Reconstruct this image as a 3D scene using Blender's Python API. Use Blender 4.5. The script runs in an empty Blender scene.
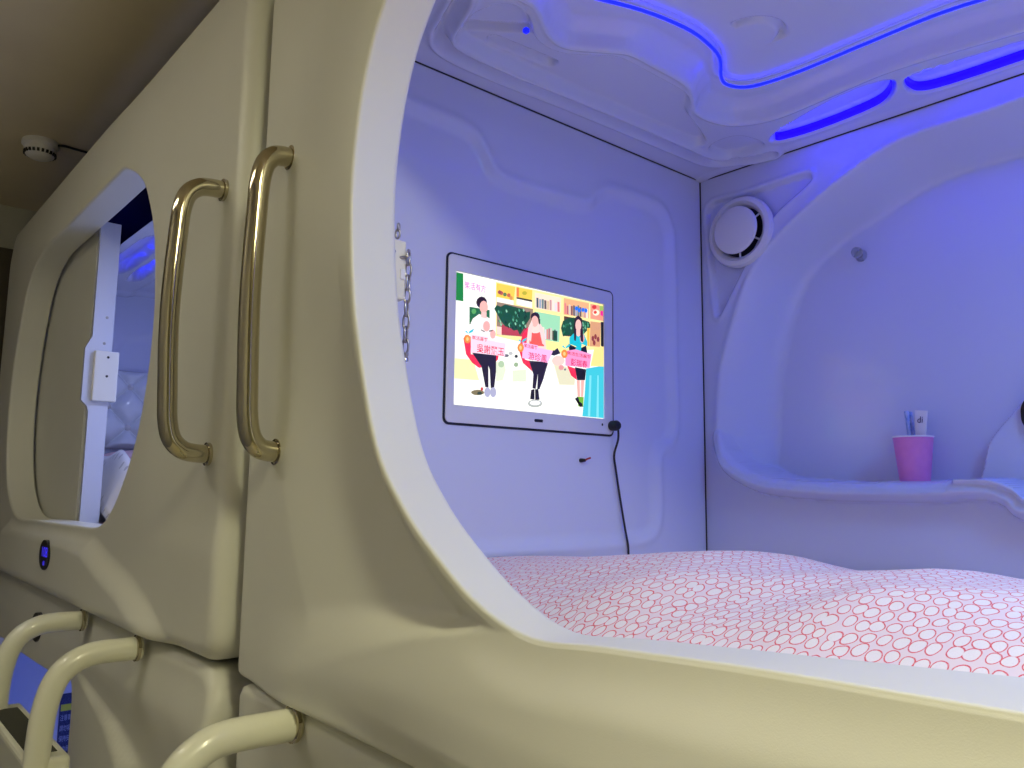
import bpy, bmesh, math, random
import numpy as np
from mathutils import Vector, Matrix
random.seed(7); np.random.seed(7)
PI = math.pi
sc = bpy.context.scene
COL = sc.collection

# ------------------------------------------------------------------ camera
cam_data = bpy.data.cameras.new('camera')
cam = bpy.data.objects.new('camera', cam_data); COL.objects.link(cam)
cam_data.sensor_width = 36.0; cam_data.lens = 807.0 / 1024.0 * 36.0
cam_data.clip_start = 0.02; cam_data.clip_end = 60
RIGHT = Vector((0.6542, 0.7563, 0.0122)); FWD = Vector((-0.7510, 0.6470, 0.1283))
FWD.normalize(); UP = RIGHT.cross(FWD).normalized(); RIGHT = FWD.cross(UP).normalized()
cam.matrix_world = Matrix(((RIGHT.x, UP.x, -FWD.x, 0), (RIGHT.y, UP.y, -FWD.y, 0), (RIGHT.z, UP.z, -FWD.z, 1.5), (0, 0, 0, 1)))
sc.camera = cam

# ------------------------------------------------------------------ world, light, exposure
w = bpy.data.worlds.new('world'); sc.world = w; w.use_nodes = True
w.node_tree.nodes['Background'].inputs[0].default_value = (0.5, 0.48, 0.42, 1)
w.node_tree.nodes['Background'].inputs[1].default_value = 0.02
sc.view_settings.view_transform = 'Standard'; sc.view_settings.look = 'None'
sc.view_settings.exposure = 0.0; sc.view_settings.gamma = 1.0; sc.view_settings.use_curve_mapping = False
sc.cycles.use_denoising = True
sc.cycles.max_bounces = 8; sc.cycles.diffuse_bounces = 6; sc.cycles.glossy_bounces = 4
sc.cycles.sample_clamp_indirect = 6.0

def area(name, loc, rot, sx, sy, power, color, shape='RECTANGLE'):
    l = bpy.data.lights.new(name, 'AREA'); l.shape = shape; l.size = sx; l.size_y = sy
    l.energy = power; l.color = color
    o = bpy.data.objects.new(name, l); COL.objects.link(o); o.location = loc; o.rotation_euler = rot
    return o
CORRIDOR_LAMP = (0.60, 0.11, 2.545)          # a warm batten lamp on the corridor ceiling, right of the frame
area('corridor_lamp_light', (CORRIDOR_LAMP[0], CORRIDOR_LAMP[1], 2.535), (0, 0, 0), 0.9, 0.12, 18.6, (1.0, 0.96, 0.58))
FILL_LAMP = (-1.7, -0.55, 2.545)              # unseen fill lamp left of the frame, added to brighten the far facade
area('fill_lamp_light', (FILL_LAMP[0], FILL_LAMP[1], 2.535), (0, 0, 0), 0.9, 0.12, 0.8, (0.95, 0.97, 0.92))
POD_LAMP = (0.20, 1.02, 2.20)                 # the round reading lamp in the near pod's ceiling, right of the frame
area('pod_lamp_light', POD_LAMP, (0, 0, 0), 0.26, 0.26, 6.2, (0.16, 0.38, 1.0), 'DISK')
FAR_POD_LAMP = (-1.9, 1.0, 2.20)
area('far_pod_lamp_light', FAR_POD_LAMP, (0, 0, 0), 0.26, 0.26, 5.5, (0.50, 0.60, 1.0), 'DISK')
area('low_pod_lamp_light', (-2.2, 1.0, 1.12), (0, 0, 0), 0.26, 0.26, 6.0, (0.22, 0.32, 1.0), 'DISK')

# ------------------------------------------------------------------ materials
def mat(name, color, rough=0.5, metal=0.0, emit=None, strength=1.0, coat=0.0, bump=None, noise_col=None, spec=None, trans=0.0):
    m = bpy.data.materials.new(name); m.use_nodes = True
    nt = m.node_tree; b = nt.nodes['Principled BSDF']
    b.inputs['Base Color'].default_value = (*color, 1); b.inputs['Roughness'].default_value = rough
    b.inputs['Metallic'].default_value = metal; b.inputs['Coat Weight'].default_value = coat
    b.inputs['Coat Roughness'].default_value = 0.08
    if spec is not None: b.inputs['Specular IOR Level'].default_value = spec
    b.inputs['Transmission Weight'].default_value = trans
    if emit:
        b.inputs['Emission Color'].default_value = (*emit, 1); b.inputs['Emission Strength'].default_value = strength
    tc = nt.nodes.new('ShaderNodeTexCoord')
    if noise_col:                                            # (second colour, scale, amount)
        n = nt.nodes.new('ShaderNodeTexNoise'); n.inputs['Scale'].default_value = noise_col[1]; n.inputs['Detail'].default_value = 4
        mx = nt.nodes.new('ShaderNodeMix'); mx.data_type = 'RGBA'
        mx.inputs[6].default_value = (*color, 1); mx.inputs[7].default_value = (*noise_col[0], 1)
        r = nt.nodes.new('ShaderNodeMapRange'); r.inputs[1].default_value = 0.4; r.inputs[2].default_value = 0.75; r.inputs[4].default_value = noise_col[2]
        nt.links.new(tc.outputs['Object'], n.inputs['Vector']); nt.links.new(n.outputs['Fac'], r.inputs[0])
        nt.links.new(r.outputs[0], mx.inputs[0]); nt.links.new(mx.outputs[2], b.inputs['Base Color'])
    if bump:
        n = nt.nodes.new('ShaderNodeTexNoise'); n.inputs['Scale'].default_value = bump[0]; n.inputs['Detail'].default_value = 3
        bp = nt.nodes.new('ShaderNodeBump'); bp.inputs['Strength'].default_value = bump[1]; bp.inputs['Distance'].default_value = bump[2]
        nt.links.new(tc.outputs['Object'], n.inputs['Vector']); nt.links.new(n.outputs['Fac'], bp.inputs['Height'])
        nt.links.new(bp.outputs[0], b.inputs['Normal'])
    return m
M_FACADE = mat('cream_moulded_plastic', (0.78, 0.775, 0.70), 0.38, bump=(900, 0.25, 0.0004), noise_col=((0.72, 0.71, 0.63), 3.0, 0.6))
M_LINER = mat('white_gloss_plastic', (0.66, 0.69, 0.86), 0.22, coat=0.4, bump=(14, 0.10, 0.002))
M_BASE = mat('pod_base_board', (0.55, 0.55, 0.6), 0.7, noise_col=((0.45, 0.45, 0.5), 8, 0.5))
M_DARK = mat('unlit_void_black', (0.02, 0.02, 0.022), 0.9, bump=(300, 0.2, 0.001))  # near-black colour stands for the shade of the pods' unlit voids
M_BLACK = mat('black_plastic', (0.012, 0.012, 0.016), 0.35, bump=(400, 0.05, 0.0002))
M_CHROME = mat('brassy_chrome', (0.56, 0.51, 0.37), 0.09, metal=1.0, bump=(30, 0.02, 0.001))
M_STEEL = mat('dull_steel', (0.45, 0.43, 0.42), 0.3, metal=1.0, bump=(200, 0.05, 0.0003))
M_RAIL = mat('ivory_painted_tube', (0.82, 0.82, 0.68), 0.28, coat=0.3, bump=(60, 0.05, 0.0006))
M_TREAD = mat('dark_rubber_grip', (0.05, 0.05, 0.035), 0.8, bump=(250, 0.5, 0.001))
M_CEIL = mat('corridor_ceiling_paint', (0.80, 0.70, 0.50), 0.85, bump=(60, 0.15, 0.002), noise_col=((0.72, 0.62, 0.44), 4, 0.6))
M_WALL = mat('corridor_wall_paint', (0.60, 0.60, 0.50), 0.8, bump=(80, 0.15, 0.001))
M_DOOR = mat('dark_brown_door', (0.10, 0.085, 0.06), 0.5, noise_col=((0.06, 0.05, 0.04), 6, 0.8))
M_OPPOSITE = mat('taupe_wall_panel', (0.36, 0.34, 0.30), 0.6, bump=(60, 0.1, 0.001))
M_FLOOR = mat('corridor_vinyl', (0.66, 0.60, 0.44), 0.6, bump=(80, 0.2, 0.001), noise_col=((0.58, 0.52, 0.38), 10, 0.8))
M_WHITE = mat('white_abs', (0.80, 0.79, 0.78), 0.4, bump=(200, 0.04, 0.0003))
M_IVORY = mat('ivory_abs', (0.80, 0.77, 0.62), 0.45, bump=(200, 0.04, 0.0003))
M_BEZEL = mat('silver_bezel', (0.74, 0.74, 0.82), 0.35, metal=0.0, bump=(300, 0.04, 0.0002))
M_SLOTGLOW = mat('blue_slot_wall_glow', (0.0, 0.0, 0.1), 0.5, emit=(0.012, 0.0, 1.0), strength=1.3)  # emission stands for LED light falling on the slot wall
M_LEDCORE = mat('blue_led_core', (0.0, 0.0, 0.1), 0.5, emit=(0.002, 0.005, 1.0), strength=5.0)
M_LEDGLOW = mat('blue_led_bright', (0.0, 0.0, 0.1), 0.5, emit=(0.004, 0.006, 1.0), strength=20.0)
M_LEDDIM = mat('blue_led_dim', (0.0, 0.0, 0.1), 0.5, emit=(0.004, 0.01, 1.0), strength=1.5)
M_DIGIT = mat('blue_led_digits', (0.0, 0.0, 0.1), 0.5, emit=(0.06, 0.04, 1.0), strength=1.0)
M_LAMP = mat('lamp_diffuser', (0.9, 0.9, 0.9), 0.5, emit=(1.0, 0.92, 0.70), strength=8.0)
M_PODLAMP = mat('pod_lamp_diffuser', (0.9, 0.9, 0.9), 0.5, emit=(0.25, 0.32, 1.0), strength=1.0)
M_RED = mat('red_plastic', (0.45, 0.03, 0.04), 0.5, bump=(100, 0.05, 0.0003))
M_CUP = mat('pink_paper_cup', (0.85, 0.26, 0.60), 0.55, noise_col=((0.76, 0.20, 0.52), 60, 0.5))
M_CUPRIM = mat('white_paper', (0.85, 0.83, 0.85), 0.6, bump=(100, 0.05, 0.0004))
M_BLUEWRAP = mat('blue_clear_wrap', (0.25, 0.38, 0.80), 0.2, noise_col=((0.6, 0.7, 0.95), 90, 1.0))
M_GLASS = mat('clear_acrylic', (0.85, 0.88, 0.95), 0.05, trans=0.85, bump=(60, 0.1, 0.0005))
M_CUSHION = mat('silver_blue_leatherette', (0.82, 0.86, 0.90), 0.20, coat=0.4, bump=(180, 0.12, 0.0008))
M_LABEL = mat('navy_label', (0.015, 0.02, 0.08), 0.4, noise_col=((0.1, 0.13, 0.35), 260, 0.6))
M_YELLOW = mat('yellow_label', (0.75, 0.75, 0.05), 0.5, bump=(100, 0.05, 0.0004))
M_LABELTXT = mat('label_print', (0.45, 0.5, 0.7), 0.5, bump=(100, 0.05, 0.0004))
M_PRINT = mat('navy_print', (0.02, 0.02, 0.10), 0.5, bump=(100, 0.05, 0.0004))
M_MATTRESS = mat('white_mattress_cotton', (0.72, 0.70, 0.72), 0.9, bump=(200, 0.4, 0.001))

def comforter_mat(name, ground, ring, inner, scale, lo, hi):
    m = bpy.data.materials.new(name); m.use_nodes = True; nt = m.node_tree; b = nt.nodes['Principled BSDF']
    b.inputs['Roughness'].default_value = 0.85; b.inputs['Sheen Weight'].default_value = 0.15
    N = nt.nodes.new; L = nt.links.new
    uv = N('ShaderNodeUVMap')
    wn = N('ShaderNodeTexNoise'); wn.inputs['Scale'].default_value = 45; wn.inputs['Detail'].default_value = 1
    sub = N('ShaderNodeVectorMath'); sub.operation = 'SUBTRACT'; sub.inputs[1].default_value = (.5, .5, .5)
    mul = N('ShaderNodeVectorMath'); mul.operation = 'SCALE'; mul.inputs['Scale'].default_value = 0.007
    add = N('ShaderNodeVectorMath'); add.operation = 'ADD'
    L(uv.outputs[0], wn.inputs['Vector']); L(wn.outputs['Color'], sub.inputs[0]); L(sub.outputs[0], mul.inputs[0])
    L(uv.outputs[0], add.inputs[0]); L(mul.outputs[0], add.inputs[1])
    v = N('ShaderNodeTexVoronoi'); v.voronoi_dimensions = '2D'; v.feature = 'F1'; v.inputs['Scale'].default_value = scale
    v.inputs['Randomness'].default_value = 0.30
    L(add.outputs[0], v.inputs['Vector'])
    ramp = N('ShaderNodeValToRGB'); ramp.color_ramp.interpolation = 'LINEAR'
    e = ramp.color_ramp.elements
    e[0].position = 0; e[0].color = (*inner, 1); e[1].position = lo - .03; e[1].color = (*inner, 1)
    for p, c in ((lo, ring), (hi, ring), (hi + .03, ground), (1.0, ground)):
        x = e.new(min(p, 1.0)); x.color = (*c, 1)
    L(v.outputs['Distance'], ramp.inputs[0])
    # threads: break the ring into stitches
    n2 = N('ShaderNodeTexNoise'); n2.inputs['Scale'].default_value = 800; n2.inputs['Detail'].default_value = 0
    mr = N('ShaderNodeMapRange'); mr.inputs[1].default_value = 0.52; mr.inputs[2].default_value = 0.62; mr.inputs[4].default_value = 0.30
    mx = N('ShaderNodeMix'); mx.data_type = 'RGBA'; mx.inputs[7].default_value = (*ground, 1)
    L(uv.outputs[0], n2.inputs['Vector']); L(n2.outputs['Fac'], mr.inputs[0]); L(mr.outputs[0], mx.inputs[0])
    L(ramp.outputs[0], mx.inputs[6]); L(mx.outputs[2], b.inputs['Base Color'])
    n3 = N('ShaderNodeTexNoise'); n3.inputs['Scale'].default_value = 30; bp = N('ShaderNodeBump'); bp.inputs['Strength'].default_value = 0.3; bp.inputs['Distance'].default_value = 0.004
    L(uv.outputs[0], n3.inputs['Vector']); L(n3.outputs['Fac'], bp.inputs['Height']); L(bp.outputs[0], b.inputs['Normal'])
    return m
M_COMF = comforter_mat('pink_oval_print_cotton', (0.86, 0.72, 0.75), (0.75, 0.07, 0.09), (0.90, 0.84, 0.83), 72, 0.40, 0.445)
M_COMF2 = comforter_mat('grey_leaf_print_cotton', (0.85, 0.83, 0.84), (0.86, 0.84, 0.84), (0.55, 0.53, 0.56), 30, 0.14, 0.16)
M_PINK = mat('pink_cotton', (0.80, 0.55, 0.55), 0.9, bump=(150, 0.3, 0.001))

# ------------------------------------------------------------------ helpers
def tag(o, label=None, cat=None, group=None, kind=None):
    if label: o['label'] = label
    if cat: o['category'] = cat
    if group: o['group'] = group
    if kind: o['kind'] = kind
    return o
def empty(name, loc, label, cat, group=None):
    o = bpy.data.objects.new(name, None); COL.objects.link(o); o.location = loc; o.empty_display_size = 0.1
    return tag(o, label, cat, group)
def link(name, me, m, parent=None, smooth=True):
    if m is not None:
        for x in (m if isinstance(m, (list, tuple)) else [m]): me.materials.append(x)
    o = bpy.data.objects.new(name, me); COL.objects.link(o)
    if smooth: me.polygons.foreach_set('use_smooth', [True] * len(me.polygons))
    if parent is not None:
        o.parent = parent
        off = Vector((0, 0, 0)); p = parent
        while p is not None: off += p.location; p = p.parent
        me.transform(Matrix.Translation(-off))           # meshes are written in world metres
    return o
def raw(name, verts, faces, m, parent=None, smooth=True):
    me = bpy.data.meshes.new(name); me.from_pydata([tuple(map(float, v)) for v in verts], [], faces); me.update()
    return link(name, me, m, parent, smooth)
def grid(name, P, m, parent=None, closed=False, flip=False, solid=0.0, uv=None):
    nu, nv = P.shape[:2]
    me = bpy.data.meshes.new(name)
    idx = np.arange(nu * nv).reshape(nu, nv)
    a = idx if not closed else np.vstack([idx, idx[:1]])
    q = np.stack([a[:-1, :-1], a[1:, :-1], a[1:, 1:], a[:-1, 1:]], -1).reshape(-1, 4)
    if flip: q = q[:, ::-1]
    me.vertices.add(nu * nv); me.vertices.foreach_set('co', P.reshape(-1).astype(np.float32))
    me.loops.add(q.size); me.loops.foreach_set('vertex_index', q.reshape(-1).astype(np.int32))
    me.polygons.add(len(q)); me.polygons.foreach_set('loop_start', np.arange(0, q.size, 4, dtype=np.int32))
    me.update(calc_edges=True); me.validate()
    if uv is not None:
        l = me.uv_layers.new(name='UVMap'); l.data.foreach_set('uv', uv.reshape(-1, 2)[q.reshape(-1)].reshape(-1).astype(np.float32))
    o = link(name, me, m, parent)
    if solid:
        s = o.modifiers.new('thickness', 'SOLIDIFY'); s.thickness = abs(solid); s.offset = -1 if solid > 0 else 1; s.use_even_offset = False
    return o
def bevel_box(bm, c, s, r=0.003, seg=2, rot=None):
    g = bmesh.ops.create_cube(bm, size=1.0); vs = g['verts']
    bmesh.ops.scale(bm, vec=s, verts=vs)
    if r > 0:
        es = list({e for v in vs for e in v.link_edges})
        res = bmesh.ops.bevel(bm, geom=es, offset=r, segments=seg, affect='EDGES', profile=0.5)
        vs = list({v for f in res['faces'] for v in f.verts} | {v for v in vs if v.is_valid})
        # bevel keeps the cube as one island: gather it all
        seen = set(vs); st = list(vs)
        while st:
            v = st.pop()
            for e in v.link_edges:
                o = e.other_vert(v)
                if o not in seen: seen.add(o); st.append(o)
        vs = list(seen)
    if rot is not None: bmesh.ops.rotate(bm, cent=(0, 0, 0), matrix=rot, verts=vs)
    bmesh.ops.translate(bm, vec=c, verts=vs)
def box(name, lo, hi, m, parent=None, r=0.003, seg=2, smooth=False):
    bm = bmesh.new(); lo = Vector(lo); hi = Vector(hi)
    bevel_box(bm, (lo + hi) / 2, hi - lo, r, seg)
    me = bpy.data.meshes.new(name); bm.to_mesh(me); bm.free()
    return link(name, me, m, parent, smooth)
def catmull(pts, n=12, closed=False):
    P = [np.array(p, float) for p in pts]; out = []; N = len(P)
    for i in range(N if closed else N - 1):
        if closed: a, b, c, d = P[(i - 1) % N], P[i], P[(i + 1) % N], P[(i + 2) % N]
        else: a, b, c, d = P[max(i - 1, 0)], P[i], P[i + 1], P[min(i + 2, N - 1)]
        for k in range(n):
            t = k / n
            out.append(0.5 * ((2 * b) + (-a + c) * t + (2 * a - 5 * b + 4 * c - d) * t * t + (-a + 3 * b - 3 * c + d) * t ** 3))
    if not closed: out.append(P[-1])
    return np.array(out)
def tube_data(path, rad, n=20, closed=False):
    path = np.array(path, float); N = len(path)
    rad = np.full(N, rad) if np.isscalar(rad) else np.array(rad)
    if closed: T = np.roll(path, -1, 0) - np.roll(path, 1, 0)
    else: T = np.gradient(path, axis=0)
    T /= np.linalg.norm(T, axis=1)[:, None]
    u = np.cross(T[0], (0, 0, 1.0));
    if np.linalg.norm(u) < .1: u = np.cross(T[0], (0, 1.0, 0))
    u /= np.linalg.norm(u); V = []
    for i in range(N):
        u = u - T[i] * u.dot(T[i]); u /= np.linalg.norm(u); v = np.cross(T[i], u)
        for k in range(n):
            a = 2 * PI * k / n; V.append(path[i] + rad[i] * (math.cos(a) * u + math.sin(a) * v))
    F = []
    for i in range(N if closed else N - 1):
        j = (i + 1) % N
        for k in range(n):
            F.append((i * n + k, i * n + (k + 1) % n, j * n + (k + 1) % n, j * n + k))
    if not closed:
        F.append(tuple(range(n - 1, -1, -1))); F.append(tuple((N - 1) * n + k for k in range(n)))
    return V, F
def tube(name, path, rad, m, parent=None, n=20, closed=False):
    V, F = tube_data(path, rad, n, closed); return raw(name, V, F, m, parent)
def lathe(name, prof, origin, axis, m, parent=None, n=48, caps=True):
    axis = Vector(axis).normalized(); u = axis.orthogonal().normalized(); v = axis.cross(u)
    V, F = [], []
    for r, h in prof:
        for k in range(n):
            a = 2 * PI * k / n; V.append(Vector(origin) + axis * h + (u * math.cos(a) + v * math.sin(a)) * r)
    for i in range(len(prof) - 1):
        for k in range(n): F.append((i * n + k, i * n + (k + 1) % n, (i + 1) * n + (k + 1) % n, (i + 1) * n + k))
    if caps: F.append(tuple(range(n - 1, -1, -1))); F.append(tuple((len(prof) - 1) * n + k for k in range(n)))
    o = raw(name, V, F, m, parent)
    md = o.modifiers.new('edges', 'EDGE_SPLIT'); md.split_angle = math.radians(40)
    return o
def ss(x, a, b):
    t = np.clip((x - a) / (b - a), 0, 1); return t * t * (3 - 2 * t)
def dist_poly(px, py, poly, closed=False):
    d = np.full(px.shape, 1e9); n = len(poly)
    for i in range(n if closed else n - 1):
        ax, ay = poly[i]; bx, by = poly[(i + 1) % n]; dx, dy = bx - ax, by - ay; L = dx * dx + dy * dy + 1e-14
        t = np.clip(((px - ax) * dx + (py - ay) * dy) / L, 0, 1)
        d = np.minimum(d, (px - ax - t * dx) ** 2 + (py - ay - t * dy) ** 2)
    return np.sqrt(d)
def inside(px, py, poly):
    c = np.zeros(px.shape, bool); n = len(poly)
    for i in range(n):
        ax, ay = poly[i]; bx, by = poly[(i + 1) % n]
        if ay == by: continue
        k = ((ay > py) != (by > py)) & (px < (bx - ax) * (py - ay) / (by - ay) + ax); c ^= k
    return c
def sd(px, py, poly):                                        # positive inside
    d = dist_poly(px, py, poly, True); return np.where(inside(px, py, poly), d, -d)
def rrect(x0, x1, z0, z1, r, n=10):
    P = []
    for cx, cz, a0 in ((x1 - r, z1 - r, 0), (x0 + r, z1 - r, 90), (x0 + r, z0 + r, 180), (x1 - r, z0 + r, 270)):
        for k in range(n + 1):
            a = math.radians(a0 + 90 * k / n); P.append((cx + r * math.cos(a), cz + r * math.sin(a)))
    return np.array(P)
def prism(name, poly2, ymin, ymax, m, parent=None, axis='y', smooth=False):
    """a flat outline (u,v) given thickness along an axis: y -> (u,y,v); x -> (x,u,v); z -> (u,v,z)"""
    def f(u, v, t): return {'y': (u, t, v), 'x': (t, u, v), 'z': (u, v, t)}[axis]
    n = len(poly2); V = [f(u, v, ymin) for u, v in poly2] + [f(u, v, ymax) for u, v in poly2]
    F = [tuple(range(n)), tuple(range(2 * n - 1, n - 1, -1))] + [(i, i + n, (i + 1) % n + n, (i + 1) % n) for i in range(n)]
    o = raw(name, V, F, m, parent, smooth)
    bm = bmesh.new(); bm.from_mesh(o.data); bmesh.ops.recalc_face_normals(bm, faces=bm.faces); bm.to_mesh(o.data); bm.free()
    return o
def text_mesh(body, size, thick=0.0, bold=0.0):
    cu = bpy.data.curves.new('lettering', 'FONT'); cu.body = body; cu.size = size; cu.align_x = 'CENTER'; cu.align_y = 'CENTER'
    cu.resolution_u = 2; cu.offset = bold; cu.extrude = thick
    o = bpy.data.objects.new('lettering', cu); COL.objects.link(o)
    bpy.context.view_layer.update()
    me = bpy.data.meshes.new_from_object(o.evaluated_get(bpy.context.evaluated_depsgraph_get()))
    bpy.data.objects.remove(o); bpy.data.curves.remove(cu)
    V = np.array([v.co[:] for v in me.vertices]).reshape(-1, 3); F = [tuple(p.vertices) for p in me.polygons]
    bpy.data.meshes.remove(me); return V, F
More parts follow.
